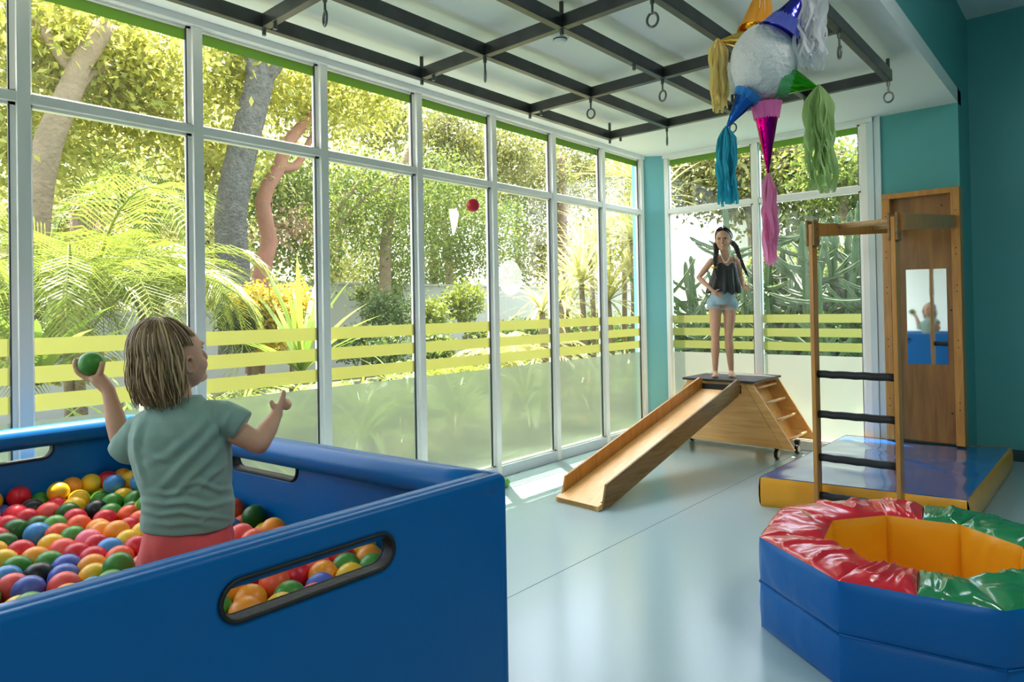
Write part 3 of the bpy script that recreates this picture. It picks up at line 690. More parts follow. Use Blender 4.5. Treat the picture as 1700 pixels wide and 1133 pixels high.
for q in indiv:
    o = bpy.data.objects.new('pit_ball', BME[colr[q]]); COL.objects.link(o); o.location = X[q]
    l = lab(q, lvl[q])
    if len(l.split()) > 16: l = ' '.join(l.replace('seen through the near grip hole', 'through grip hole').replace('at the far side of the pit', 'at far side').replace('at the near side of the pit', 'at near side').replace('in the middle of the pit', 'mid pit').replace('behind the near wall', 'by near wall').split()[:16]).rstrip(',')
    if cnt[lab(q, lvl[q])] > 1:
        l0 = lab(q, lvl[q]); seenl[l0] = seenl.get(l0, 0)+1; l = ' '.join(((('nearer ' if seenl[l0] == 1 else 'farther ')+l).split())[:16]).rstrip(',')
    tag(o, l, 'ball', 'plastic balls in the blue pit')
rest = list(range(NT, len(X)))
mb = MB(); ks = list(BC); _s = MB().ball((0, 0, 0), BR, 14, 8)
Vs = np.array(_s.V)
for q in rest: mb.add((Vs+X[q]).tolist(), _s.F, ks.index(colr[q]))
o = mb.build('pit_balls', [BM[k] for k in ks], smooth=True); tag(o, 'buried and hidden layer of mixed colour plastic balls filling the blue pit', 'balls', kind='stuff')

# loose balls outside the pile
def ball(loc, c, r, label):
    me = BME[c].copy() if r != BR else BME[c]
    if r != BR: me.transform(Matrix.Scale(r/BR, 4))
    o = bpy.data.objects.new('plastic_ball', me); COL.objects.link(o); o.location = loc; tag(o, label, 'ball'); return o
ball(atd(785, 341, 3.7), 'R', .036, 'bright red ball flying through the air in front of the windows')
p = at(839, 801, 'z', .04); ball((p.x, p.y, .036), 'L', .036, 'green ball lying on the floor by the glass, behind the pit corner')
# ================================================================ the garden outside
rg = random.Random(5)
NR = np.random.default_rng(3)
bark = dict(
    grey=pmat('grey_bark', (.17, .16, .13), .95, bump=(34, 1, 7, .12), var=(14, .75)),
    red=pmat('reddish_bark', (.30, .13, .075), .8, bump=(14, .5, 4, .03), var=(4, .3)),
    tan=pmat('tan_bark', (.22, .16, .09), .95, bump=(22, .8, 5, .04), var=(7, .4)),
    palm=pmat('fibrous_palm_bark', (.22, .14, .09), .95, bump=(30, 1, 6, .05), var=(12, .5)))
SCL = .86
LM_RAW = leafmat
def leafmat(n, cols, tr=.45, rough=.45): return LM_RAW(n, [tuple(x*(1 if 'gold' in n or 'lush' in n or 'far' in n else SCL) for x in c) for c in cols], tr, rough)
LM = dict(
    lush=leafmat('lush_yellow_leaves', [(.34, .34, .05), (.52, .49, .09), (.24, .28, .04), (.66, .60, .18)], .62),
    mid=leafmat('mid_green_leaves', [(.13, .20, .03), (.24, .30, .05), (.09, .15, .025), (.36, .40, .09)], .45),
    far=leafmat('far_sunlit_leaves', [(.48, .48, .14), (.62, .58, .24), (.36, .40, .10), (.74, .68, .36)], .6),
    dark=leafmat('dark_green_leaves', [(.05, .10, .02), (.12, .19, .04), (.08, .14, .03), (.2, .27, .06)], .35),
    olive=leafmat('olive_leaves', [(.20, .21, .05), (.30, .30, .07), (.14, .16, .04), (.40, .36, .11)], .4),
    gold=leafmat('golden_croton_leaves', [(.75, .50, .03), (.85, .62, .10), (.50, .45, .03), (.88, .70, .22)], .4),
    dry=leafmat('dry_brown_leaves', [(.42, .24, .14), (.5, .32, .2), (.3, .18, .1)], .4),
    palm=leafmat('palm_fronds', [(.22, .28, .035), (.33, .38, .06), (.13, .19, .03)], .45, .35),
    pale=leafmat('pale_spiky_leaves', [(.50, .50, .14), (.62, .58, .22), (.36, .40, .09)], .4, .35),
    blade=leafmat('strap_leaves', [(.14, .24, .03), (.24, .34, .05), (.34, .42, .08)], .4, .3))
M['gwhite'] = pmat('garden_wall_render', (.36, .36, .32), .8, var=(1, .08))
def leafcloud(name, blobs, size, mat, parent=None, clump=.28, elong=1.9):
    """blobs: (centre, (rx,ry,rz), n leaves). Leaves gather in clumps spread through each ellipsoid"""
    C0 = []
    for c, r, n in blobs:
        nc = max(6, int(n/28)); u = NR.normal(size=(nc, 3)); u /= np.linalg.norm(u, axis=1)[:, None]
        cc = np.array(c)+u*(NR.random((nc, 1))**.45)*np.array(r)
        idx = NR.integers(0, nc, n); C0.append(cc[idx]+NR.normal(size=(n, 3))*clump*np.array([.9, .9, .6])*(.6+.8*NR.random((n, 1))))
    C0 = np.vstack(C0); n = len(C0)
    d = NR.normal(size=(n, 3)); d[:, 2] -= .35; d /= np.linalg.norm(d, axis=1)[:, None]
    s = np.cross(d, NR.normal(size=(n, 3))+np.array([0, 0, 1.2])); s /= np.linalg.norm(s, axis=1)[:, None]; nn = np.cross(s, d)
    L = size*(.65+.7*NR.random((n, 1))); W = L/elong
    V = np.stack([C0, C0+d*L*.5+s*W*.5+nn*L*.06, C0+d*L, C0+d*L*.5-s*W*.5+nn*L*.06], 1).reshape(-1, 3)
    me = bpy.data.meshes.new(name); me.vertices.add(4*n); me.vertices.foreach_set('co', V.ravel()); me.loops.add(4*n); me.loops.foreach_set('vertex_index', np.arange(4*n)); me.polygons.add(n)
    me.polygons.foreach_set('loop_start', np.arange(n)*4); me.polygons.foreach_set('loop_total', np.full(n, 4)); me.update(calc_edges=True); me.validate()
    return link(name, me, mat, parent, False)
def limb(mb, pts, r0, r1, n=14, wob=.03, seg=10):
    P = [Vector(p) for p in pts]; out = []
    for i in range(n+1):
        t = i/n*(len(P)-1); k = min(int(t), len(P)-2); f = t-k
        a = P[max(k-1, 0)]; b = P[k]; c = P[k+1]; d = P[min(k+2, len(P)-1)]
        q = .5*((2*b)+(c-a)*f+(2*a-5*b+4*c-d)*f*f+(3*b-a-3*c+d)*f**3)
        out.append(q+Vector((noise.noise(q*3), noise.noise(q*3+Vector((9, 0, 0))), 0))*wob)
    mb.tube(out, [r0+(r1-r0)*i/n for i in range(n+1)], seg); return mb
def X_(u, v, x): return at(u, v, 'x', x)
def blobs(lst, dens=1.0):
    out = []
    for u, v, rpx, ax, val, n in lst:
        c = at(u, v, ax, val); d = pix(c)[2]; r = rpx*d/F_PX
        out.append((tuple(c), (r, r, r*.9), int(n*dens)))
    return out
def tree(name, label, base, trunk, bl_, leaf, size, bk, r0, r1, forks=(), extra=(), clump=.28, cat='tree'):
    root = empty(name, base, label, cat, 'trees outside the glass wall')
    m = MB(); limb(m, [base]+trunk, r0, r1); m.build('trunk', bark[bk], root, True)
    for f, ra, rb_ in forks: limb(MB(), f, ra, rb_, 10, .05, 8).build('branch', bark[bk], root, True)
    o = leafcloud('foliage', blobs(bl_), size, LM[leaf], root, clump)
    for bl2, lf, sz in extra: leafcloud('foliage', blobs(bl2), sz, LM[lf], root, clump)
    return root
g = MB().box((-40, -30, -.16), (-.14, 45, -.05)).box((-.14, .36, -.16), (40, 45, -.05))
gd = g.build('garden_ground', pmat('garden_soil_and_path', (.10, .12, .045), .95, var=(.8, .45), bump=(12, .6, 5, .05))); gd['kind'] = 'structure'
# white garden walls
def gwall(P, Q, z, label):
    P, Q = Vector((*P, 0)), Vector((*Q, 0)); d = (Q-P).normalized(); n = Vector((-d.y, d.x, 0))*.09
    r = empty('garden_wall', (P+Q)/2, label, 'wall')
    MB().hexa([tuple((p+o)[:2]) for p, o in ((P, -n), (Q, -n), (Q, n), (P, n))], -.06, z).build('wall_panel', M['gwhite'], r)
    n = n*1.35; MB().hexa([tuple((p+o)[:2]) for p, o in ((P, -n), (Q, -n), (Q, n), (P, n))], z, z+.05).build('coping', M['gwhite'], r)
gwall((-6.6, -5.5), (-6.6, -.9), 1.38, 'low white rendered garden wall beyond the palms, behind the boy')
gwall((-8.8, -.2), (-9.0, 16.0), 1.98, 'long white rendered garden wall behind the middle windows')
cw = at(1180, 420, 'y', 9.0)
r = empty('white_building', (cw.x, 9.5, 0), 'plain white building beyond the cacti, behind the girl', 'building')
MB().box((-3.0, 9.0, -.06), (at(1262, 400, 'y', 9.0).x, 13, at(1180, 362, 'y', 9.0).z)).build('building_wall', M['white'], r)
MB().box((-3.1, 8.9, at(1180, 362, 'y', 9.0).z), (at(1262, 400, 'y', 9.0).x+.1, 13.1, at(1180, 362, 'y', 9.0).z+.1)).build('roof_edge', M['white'], r)

# ---- big trees
def V3(u, v, x): return tuple(at(u, v, 'x', x))
tree('broadleaf_tree', 'leaning tan trunk with bright yellow green leaves, leftmost tree outside', tuple(X_(40, 640, -3.6)*1), [V3(62, 330, -3.6), V3(95, 200, -3.6), V3(130, 120, -3.6), V3(172, 40, -3.6)],
     [(60, 60, 120, 'x', -4.2, 5200), (200, 90, 100, 'x', -4.4, 4200), (20, 230, 90, 'x', -4.4, 2600), (120, 180, 90, 'x', -5.2, 2600), (250, 190, 80, 'x', -4.6, 2400)], 'lush', .088, 'tan', .14, .09,
     forks=[([V3(130, 120, -3.6), V3(80, 60, -3.7), V3(40, -20, -3.8)], .06, .03), ([V3(112, 160, -3.6), V3(160, 120, -3.9), V3(215, 95, -4.2)], .05, .025)])
tree('oak_tree', 'tall grey rough barked trunk forking near the top of the second window', V3(392, 600, -4.2), [V3(388, 460, -4.2), V3(386, 330, -4.2), V3(410, 215, -4.2), V3(432, 130, -4.2)],
     [(365, 120, 75, 'x', -4.9, 2600), (500, 150, 85, 'x', -5.2, 3400), (590, 150, 85, 'x', -5.4, 3600), (440, 10, 90, 'x', -4.5, 2800), (350, 260, 60, 'x', -5.4, 1700)], 'lush', .10, 'grey', .20, .17,
     forks=[([V3(430, 140, -4.2), V3(420, 80, -4.2), V3(400, -10, -4.2)], .15, .10), ([V3(434, 140, -4.2), V3(462, 95, -4.2), V3(500, 10, -4.2)], .12, .08)])
tree('gumbo_tree', 'slender reddish smooth trunk curving beside the grey trunk', V3(425, 620, -5.0), [V3(432, 470, -5.0), V3(447, 400, -5.0), V3(436, 335, -5.0), V3(462, 280, -5.0), V3(480, 235, -5.0), V3(520, 190, -5.2), V3(570, 130, -5.4)],
     [(480, 300, 70, 'x', -6.2, 2600), (420, 330, 60, 'x', -6.4, 2000), (500, 420, 60, 'x', -6.0, 1800)], 'mid', .085, 'red', .13, .07,
     forks=[([V3(462, 280, -5.0), V3(490, 275, -5.0), V3(512, 240, -5.1), V3(525, 180, -5.2), V3(500, 110, -5.3)], .07, .025)], extra=[([(487, 380, 30, 'x', -5.6, 380)], 'dry', .09)])
tree('rain_tree', 'dense small leaved green tree filling the third and fourth windows', V3(640, 640, -6.5), [V3(640, 420, -6.5), V3(660, 300, -6.5), V3(700, 200, -6.5)],
     [(600, 330, 90, 'x', -6.6, 6200), (720, 330, 95, 'x', -7.0, 6800), (650, 430, 60, 'x', -6.8, 2500), (800, 380, 75, 'x', -7.2, 4200), (745, 420, 50, 'x', -7.6, 2000)], 'mid', .075, 'tan', .13, .06,
     forks=[([V3(560, 380, -6.2), V3(600, 330, -6.2), V3(680, 280, -6.3)], .04, .02), ([V3(560, 350, -6.2), V3(590, 310, -6.2), V3(620, 260, -6.3)], .035, .015)], clump=.2)
tree('almond_tree', 'light green tree with a sky gap at the top of the fourth window', V3(740, 640, -9.0), [V3(745, 420, -9.0), V3(720, 300, -9.0), V3(745, 180, -9.0)],
     [(640, 200, 55, 'x', -8.6, 2200), (740, 235, 62, 'x', -9.0, 3600), (830, 255, 68, 'x', -9.0, 4200), (760, 300, 60, 'x', -9.4, 2600)], 'olive', .12, 'tan', .13, .05,
     forks=[([V3(560, 150, -7.5), V3(590, 190, -7.5), V3(640, 230, -7.6)], .05, .02)])
tree('ficus_tree', 'dark olive leaved tree behind the fifth and sixth windows', V3(938, 640, -9.6), [V3(936, 480, -9.6), V3(932, 360, -9.6), V3(930, 260, -9.6)],
     [(880, 300, 75, 'x', -10.2, 4600), (960, 280, 75, 'x', -10.4, 4600), (1040, 290, 70, 'x', -10, 3000), (900, 420, 60, 'x', -10.6, 2600), (985, 400, 60, 'x', -10.8, 2400)], 'olive', .13, 'palm', .22, .16)
tree('mango_tree', 'leafy tree behind the corner windows, above the white building', tuple(at(1250, 620, 'y', 7.5)), [tuple(at(1250, 400, 'y', 7.5)), tuple(at(1230, 300, 'y', 7.5))],
     [(1150, 290, 70, 'y', 6.8, 3600), (1230, 300, 80, 'y', 7.2, 4200), (1330, 300, 80, 'y', 7.2, 3600), (1290, 250, 60, 'y', 7.4, 2200)], 'olive', .13, 'tan', .13, .07)
tree('laurel_tree', 'pale leaved tree behind the right corner window', tuple(at(1400, 620, 'y', 6.0)), [tuple(at(1400, 400, 'y', 6.0)), tuple(at(1395, 250, 'y', 6.0))],
     [(1400, 290, 70, 'y', 6.2, 3000), (1440, 380, 60, 'y', 6.4, 2200), (1350, 400, 60, 'y', 6.8, 2200)], 'mid', .11, 'tan', .12, .07)
# far belt of trees closing the view
for i, (u, ax, val, rp_, lf, lb) in enumerate(((120, 'x', -11, 150, 'far', 'far yellow green tree behind the left windows'), (350, 'x', -12, 130, 'far', 'far bright tree behind the grey trunk'), (560, 'x', -13, 115, 'far', 'far green tree behind the third window'),
        (720, 'x', -14, 100, 'mid', 'far green tree behind the fourth window'), (860, 'x', -15, 95, 'olive', 'far olive tree behind the fifth window'), (1010, 'x', -17, 90, 'olive', 'far olive tree behind the last side window'))):
    b0 = tuple(at(u, 560, ax, val)); b0 = (b0[0], b0[1], -.06)
    tree('background_tree', lb, b0, [tuple(at(u, 330, ax, val))], [(u, 500, rp_*.8, ax, val+.3, 2600), (u-rp_*.45, 330, rp_*.75, ax, val, 3000), (u+rp_*.45, 300, rp_*.8, ax, val-.5, 3000), (u, 190, rp_*.8, ax, val-.8, 2200), (u, 420, rp_*.8, ax, val-.2, 2600)], lf, .16, 'tan', .2, .1, clump=.5)

# ---- palms, spiky plants, shrubs
def fan(name, parent, base, az, el, L, droop, nl, ll, lw, mat, V=None, pinn=True, lift=.0):
    """one arching frond: rachis and two rows of leaflets"""
    m = MB(); P = []; p = Vector(base); a = el
    n = 14
    for i in range(n+1):
        P.append(p.copy()); d = Vector((math.cos(az)*math.cos(a), math.sin(az)*math.cos(a), math.sin(a))); p = p+d*(L/n); a -= droop/n*(1+i/n)
    m.tube(P, [.012*(1-.8*i/n) for i in range(n+1)], 5)
    for i in range(nl):
        t = .14+.86*i/nl; k = min(int(t*n), n-1); q = P[k].lerp(P[k+1], t*n-k); dr = (P[k+1]-P[k]).normalized(); sd = dr.cross(Vector((0, 0, 1))).normalized(); u_ = sd.cross(dr)
        l_ = ll*math.sin(math.pi*(.12+.86*t))**.6*rg.uniform(.85, 1.1)
        for sg in (-1, 1):
            d1 = (sd*sg+dr*(.55+.5*t)+u_*(.25+lift)).normalized(); e1 = q+d1*l_*.5; e2 = e1+(d1-Vector((0, 0, .45+.3*rg.random()))).normalized()*l_*.5
            wv = (dr*.9+u_*.2).normalized()*lw/2
            m.add([q-wv*.5, q+wv*.5, e1+wv, e1-wv, e2], [(0, 1, 2, 3), (3, 2, 4)])
    return m.build(name, mat, parent)
def palm(label, base, h, nf, L, mat='palm', name='areca_palm', nl=26, ll=.34, lw=.028, el=(55, 85), droop=1.7, group='palms outside the glass wall', stems=True):
    r = empty(name, base, label, 'palm', group); base = Vector(base)
    for i in range(nf):
        az = i*2.399+rg.uniform(-.3, .3); e = math.radians(rg.uniform(*el)); b = base+Vector((rg.uniform(-.1, .1), rg.uniform(-.1, .1), h*rg.uniform(.75, 1)))
        fan('frond', r, b, az, e, L*rg.uniform(.8, 1.15), droop*rg.uniform(.8, 1.25), nl, ll, lw, LM[mat])
    if stems and h > .1:
        for i in range(3): MB().tube([base+Vector((rg.uniform(-.08, .08), rg.uniform(-.08, .08), 0)), base+Vector((rg.uniform(-.1, .1), rg.uniform(-.1, .1), h))], [.04, .03], 8).build('stem', bark['tan'], r, True)
    return r
palm('large feathery palm drooping over the wall at the first full window', tuple(at(130, 600, 'x', -2.3)[:2])+(0,), 1.5, 16, 2.0, nl=50, ll=.5, lw=.015, droop=2.3)
palm('feathery palm with thin fronds left of the first mullion', tuple(at(-30, 600, 'x', -2.6)[:2])+(0,), 1.2, 12, 1.9, nl=50, ll=.45, lw=.015, droop=2.2)
palm('feathery palm hanging its fronds behind the boy', tuple(at(255, 600, 'x', -3.0)[:2])+(0,), 1.5, 14, 1.8, nl=50, ll=.48, lw=.015, droop=2.3)
palm('low palm with fine leaflets between the boy and the golden shrub', tuple(at(350, 620, 'x', -1.6)[:2])+(0,), .25, 14, 1.3, nl=24, ll=.34, lw=.02)
palm('bright low palm in the fourth window, above the stripes', tuple(at(745, 600, 'x', -1.8)[:2])+(0,), .35, 14, 1.15, nl=22, ll=.34, mat='palm', el=(50, 85))
palm('low palm under the third window stripes', tuple(at(610, 640, 'x', -1.5)[:2])+(0,), .2, 11, 1.0, nl=20, ll=.3)
palm('pale low palm in the fifth window', tuple(at(860, 600, 'x', -1.9)[:2])+(0,), .45, 12, 1.3, nl=22, ll=.38, mat='pale')
palm('low palm just outside the second window', tuple(at(470, 640, 'x', -1.4)[:2])+(0,), .15, 12, 1.0, nl=20, ll=.3)
palm('low palm close to the glass left of the boy', tuple(at(90, 660, 'x', -1.5)[:2])+(0,), .1, 12, 1.0, nl=20, ll=.32)
r = palm('tall grey fan palm crown high behind the first window', tuple(at(215, 300, 'x', -6)[:2])+(0,), 3.6, 12, 1.7, nl=34, ll=.5, lw=.03, mat='mid', name='tall_palm', stems=False, el=(10, 60))
_pb = at(140, 300, 'x', -7.8); r = palm('fibrous brown palm trunk behind the first window', (_pb.x, _pb.y, 0), 3.0, 10, 1.6, nl=24, ll=.4, mat='olive', name='trunk_palm', stems=False, el=(20, 70))
MB().tube([(_pb.x, _pb.y, -.06), (_pb.x+.05, _pb.y, 1.5), (_pb.x, _pb.y, 3.1)], [.2, .16, .2], 14).build('trunk', bark['palm'], r, True)

def spiky(name, label, heads, n, L, w_, mat, group, stem=True, cat='plant', el=(10, 85), stiff=.5):
    r = empty(name, (heads[0][0], heads[0][1], 0), label, cat, group)
    for hx, hy, hz in heads:
        m = MB()
        for i in range(n):
            az = i*2.399; a = math.radians(rg.uniform(*el)); l_ = L*rg.uniform(.75, 1.15); p = Vector((hx, hy, hz)); k = 6; wv = Vector((-math.sin(az), math.cos(az), 0))
            V = []
            for j in range(k+1):
                ww = w_*math.sin(math.pi*(.18+.82*j/k))**.8/2 if j < k else 0
                V += [p-wv*ww, p+wv*ww]; p = p+Vector((math.cos(az)*math.cos(a), math.sin(az)*math.cos(a), math.sin(a)))*(l_/k); a -= (1-stiff)*.32*rg.uniform(.7, 1.3)
            m.add(V, [(2*j, 2*j+1, 2*j+3, 2*j+2) for j in range(k)])
        m.build('leaf_rosette', LM[mat], r)
        if stem and hz > .3: MB().tube([(hx, hy, -.05), (hx+.05, hy, hz*.5), (hx, hy, hz)], [.05, .045, .04], 8).build('stem', bark['tan'], r, True)
    return r
def hd_(lst): return [tuple(at(u, v, ax, val)) for u, v, ax, val in lst]
spiky('dracaena', 'tall spiky pale yellow dracaena in the last side windows', hd_([(1000, 400, 'x', -2.4), (1045, 350, 'x', -2.6), (1050, 460, 'x', -2.2), (1030, 300, 'x', -2.9), (965, 470, 'x', -2.2), (1010, 500, 'x', -1.9), (980, 430, 'x', -2.9), (1050, 400, 'x', -1.6), (940, 520, 'x', -2.9), (1055, 300, 'x', -1.8)]), 60, .95, .045, 'pale', 'spiky plants', el=(-10, 85), stiff=.7)
spiky('dracaena', 'spiky yellow dracaena reaching over the corner window, beside the column', hd_([(1090, 330, 'y', 1.6), (1085, 400, 'y', 1.5)]), 34, .8, .04, 'pale', 'spiky plants', el=(-10, 85), stiff=.7)
spiky('agave', 'pale arching strap plant under the sixth window', hd_([(900, 520, 'x', -1.7), (930, 500, 'x', -2.2)]), 40, .8, .04, 'pale', 'spiky plants', el=(5, 80), stiff=.3)
spiky('strap_plant', 'broad leaved green strap plant rising beside the golden shrub', hd_([(500, 620, 'x', -1.9)]), 26, 1.15, .06, 'blade', 'spiky plants', el=(35, 88), stiff=.7, stem=False)
spiky('strap_plant', 'broad bladed plant standing left of the raised green ball', hd_([(60, 640, 'x', -1.6)]), 22, .95, .075, 'blade', 'spiky plants', el=(25, 85), stiff=.6, stem=False)
# low planting right behind the glass
for i, (u, x, lb) in enumerate(((20, -1.0, 'left of the first mullion'), (160, -1.1, 'behind the raised hand'), (240, -1.0, 'behind the boy'), (390, -1.0, 'left in the second window'), (460, -1.2, 'middle of the second window'), (600, -1.0, 'in the third window'), (680, -1.3, 'right in the third window'),
        (760, -1.0, 'in the fourth window'), (870, -1.0, 'in the fifth window'), (960, -1.0, 'in the sixth window'), (1040, -1.0, 'in the last side window'))):
    h = hd_([(u, 690, 'x', x)])[0]; spiky('lily_clump', 'low strap leaved clump behind the stripes '+lb, [(h[0], h[1], .25)], 44, .85, .032, 'blade', 'low strap leaved clumps', stem=False, el=(20, 85), stiff=.35)
def shrub(label, bl_, leaf, size, clump=.12, name='shrub', cat='shrub'):
    b = blobs(bl_); r = empty(name, (b[0][0][0], b[0][0][1], -.05), label, cat, 'shrubs'); leafcloud('foliage', b, size, LM[leaf], r, clump)
    for c, rr, n in b[:2]: MB().tube([(c[0], c[1], -.06), (c[0]+.05, c[1], c[2]*.6), c], [.04, .03, .01], 6).build('stem', bark['tan'], r, True)
shrub('rounded golden yellow croton shrub in the second window', [(480, 510, 42, 'x', -2.6, 3600), (420, 500, 32, 'x', -2.7, 1500), (455, 560, 34, 'x', -2.6, 1500)], 'gold', .05, .06)
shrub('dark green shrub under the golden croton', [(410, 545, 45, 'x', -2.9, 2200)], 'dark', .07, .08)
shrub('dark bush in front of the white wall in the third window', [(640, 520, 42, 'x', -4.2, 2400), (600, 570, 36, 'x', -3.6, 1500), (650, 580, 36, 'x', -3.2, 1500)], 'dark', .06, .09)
shrub('yellow green bush at the left edge below the palms', [(40, 560, 55, 'x', -4.2, 2400), (110, 590, 40, 'x', -4.4, 1500)], 'lush', .08, .1)
shrub('green bush in front of the white wall in the fourth window', [(770, 500, 34, 'x', -5.2, 1700), (710, 520, 30, 'x', -4.6, 1300)], 'palm', .08, .1)
shrub('creeper hanging over the white wall in the third window', [(650, 480, 22, 'x', -7.9, 900), (600, 490, 16, 'x', -7.9, 500)], 'mid', .08, .1)
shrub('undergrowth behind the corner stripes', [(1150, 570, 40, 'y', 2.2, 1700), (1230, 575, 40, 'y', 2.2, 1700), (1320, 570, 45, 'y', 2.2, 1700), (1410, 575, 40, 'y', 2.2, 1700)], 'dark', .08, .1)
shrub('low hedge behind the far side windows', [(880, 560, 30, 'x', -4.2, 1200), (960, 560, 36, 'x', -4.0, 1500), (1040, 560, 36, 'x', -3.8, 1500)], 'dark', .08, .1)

shrub('dense green hedge filling the view behind the cacti at the right', [(1300, 470, 60, 'y', 5.0, 4200), (1390, 480, 60, 'y', 4.6, 4200), (1450, 420, 60, 'y', 5.0, 3600), (1330, 560, 50, 'y', 4.2, 2600), (1430, 560, 50, 'y', 4.2, 2600), (1220, 540, 45, 'y', 4.8, 2600)], 'mid', .1, .14)
shrub('bushy planting behind the fifth and sixth windows below the wall', [(850, 560, 34, 'x', -5.6, 2200), (925, 540, 34, 'x', -5.6, 2200), (800, 570, 30, 'x', -4.6, 1600), (1000, 540, 36, 'x', -5.6, 2200), (720, 580, 30, 'x', -3.4, 1500)], 'mid', .08, .1)
# ---- candelabra cacti behind the end wall
cactus_m = pmat('cactus_skin', (.075, .12, .04), .6, var=(5, .4), bump=(20, .3, 3))
def cactus(label, base, n, h, rs):
    r = empty('candelabra_cactus', base, label, 'cactus', 'cacti behind the end glass'); q = random.Random(rs)
    def arm(p, d, L, rad, nm):
        m = MB(); P = []; p = Vector(p); d = Vector(d).normalized(); k = max(5, int(L/.06))
        for i in range(k+1):
            P.append(p.copy()); d = (d+Vector((q.uniform(-.05, .05), q.uniform(-.05, .05), .07))).normalized(); p = p+d*(L/k)
        seg = 10; ref = None; V = []; Fc = []
        for i, pp in enumerate(P):
            t = (P[min(i+1, k)]-P[max(i-1, 0)]).normalized()
            if ref is None: ref = t.cross(Vector((.3, 1, .1))).normalized()
            ref = (ref-t*ref.dot(t)).normalized(); bi = t.cross(ref); rr = rad*(1-.25*(i/k))*(1+.16*math.sin(i*2.6))*(.35 if i == k else 1)
            for s_ in range(seg):
                a = 2*math.pi*s_/seg; w2 = rr*(1.25 if s_ % 2 == 0 else .55); V.append(pp+ref*math.cos(a)*w2+bi*math.sin(a)*w2)
        Fc = [(i*seg+s_, i*seg+(s_+1) % seg, (i+1)*seg+(s_+1) % seg, (i+1)*seg+s_) for i in range(k) for s_ in range(seg)]+[tuple(k*seg+s_ for s_ in range(seg))]
        m.add(V, Fc); m.build(nm, cactus_m, r); return P
    for i in range(n):
        az = q.uniform(0, 6.28); b = Vector(base)+Vector((q.uniform(-.25, .25), q.uniform(-.2, .2), 0))
        P = arm(b, (math.cos(az)*1.0, math.sin(az)*.5, 1), h*q.uniform(.6, 1), .04, 'stem')
        for j in range(11):
            k = int(len(P)*q.uniform(.2, .85)); a2 = q.uniform(0, 6.28)
            arm(P[k], (math.cos(a2), math.sin(a2)*.6, q.uniform(-.35, .5)), q.uniform(.25, .8), .024, 'arm')
for i, (u, y, n, h, lb) in enumerate(((1130, 1.5, 4, 1.7, 'low branching cactus at the left of the end glass'), (1200, 1.9, 6, 2.2, 'branching cactus behind the girl'), (1290, 1.6, 6, 2.7, 'tall cactus behind the pink streamer'),
        (1350, 2.0, 7, 3.0, 'tallest candelabra cactus left of the ladder'), (1410, 1.5, 6, 2.7, 'cactus seen through the ladder frame'), (1460, 2.1, 6, 2.6, 'cactus at the right end of the glass'), (1240, 2.7, 6, 3.1, 'cactus standing farther back behind the middle mullion'))):
    p = at(u, 600, 'y', y); cactus(lb, (p.x, p.y, -.05), n, h, 100+i)
# ================================================================ pinata hanging from the grid
DP = 2.8
pc = atd(1267, 106, DP); pr = .132
pn = empty('pinata', (pc.x, pc.y, pc.z), 'white papier mache star pinata with shiny cones and crepe streamers hanging from the ceiling grid', 'pinata')
# body: slightly lumpy ball wrapped in white crepe strips
_b = MB().ball((0, 0, 0), 1, 64, 44); V = []
for v in _b.V:
    v = Vector(v); n = v.normalized()
    h = 1+.012*noise.noise(n*2.5)+.006*abs(noise.noise(Vector((n.x*3, n.y*3, n.z*26+n.x*9))))+.006*noise.noise(n*9)
    V.append(pc+Vector((n.x*pr, n.y*pr, n.z*pr*1.22))*h)
meshobj('body', V, _b.F, pmat('white_crepe_paper', (.74, .73, .74), .85, bump=(38, .9, 6, .02), sheen=.2), pn, True)
def foil(name, c):
    m, n, p, out = newmat(name); L = n.links; p.inputs['Base Color'].default_value = (*c, 1); p.inputs['Metallic'].default_value = 1; p.inputs['Roughness'].default_value = .16
    tc = n.nodes.new('ShaderNodeTexCoord'); vo = n.nodes.new('ShaderNodeTexVoronoi'); vo.inputs['Scale'].default_value = 26; L.new(tc.outputs['Object'], vo.inputs[0])
    nz = n.nodes.new('ShaderNodeTexNoise'); nz.inputs['Scale'].default_value = 22; nz.inputs['Detail'].default_value = 3; L.new(tc.outputs['Object'], nz.inputs[0])
    b = n.nodes.new('ShaderNodeBump'); b.inputs['Strength'].default_value = .8; b.inputs['Distance'].default_value = .006; L.new(nz.outputs['Fac'], b.inputs['Height'])
    L.new(b.outputs[0], p.inputs['Normal']); return m
def crepe(name, c, tr=.45):
    m, n, p, out = newmat(name); L = n.links; p.inputs['Base Color'].default_value = (*c, 1); p.inputs['Roughness'].default_value = .85; p.inputs['Sheen Weight'].default_value = .2
    t = n.nodes.new('ShaderNodeBsdfTranslucent'); t.inputs[0].default_value = (*c, 1); x = n.nodes.new('ShaderNodeMixShader'); x.inputs[0].default_value = tr
    L.new(p.outputs[0], x.inputs[1]); L.new(t.outputs[0], x.inputs[2]); L.new(x.outputs[0], out.inputs[0])
    tc = n.nodes.new('ShaderNodeTexCoord'); nz = n.nodes.new('ShaderNodeTexNoise'); nz.inputs['Scale'].default_value = 120; nz.inputs['Detail'].default_value = 2; L.new(tc.outputs['Object'], nz.inputs[0])
    b = n.nodes.new('ShaderNodeBump'); b.inputs['Strength'].default_value = .3; b.inputs['Distance'].default_value = .002; L.new(nz.outputs['Fac'], b.inputs['Height']); L.new(b.outputs[0], p.inputs['Normal']); return m
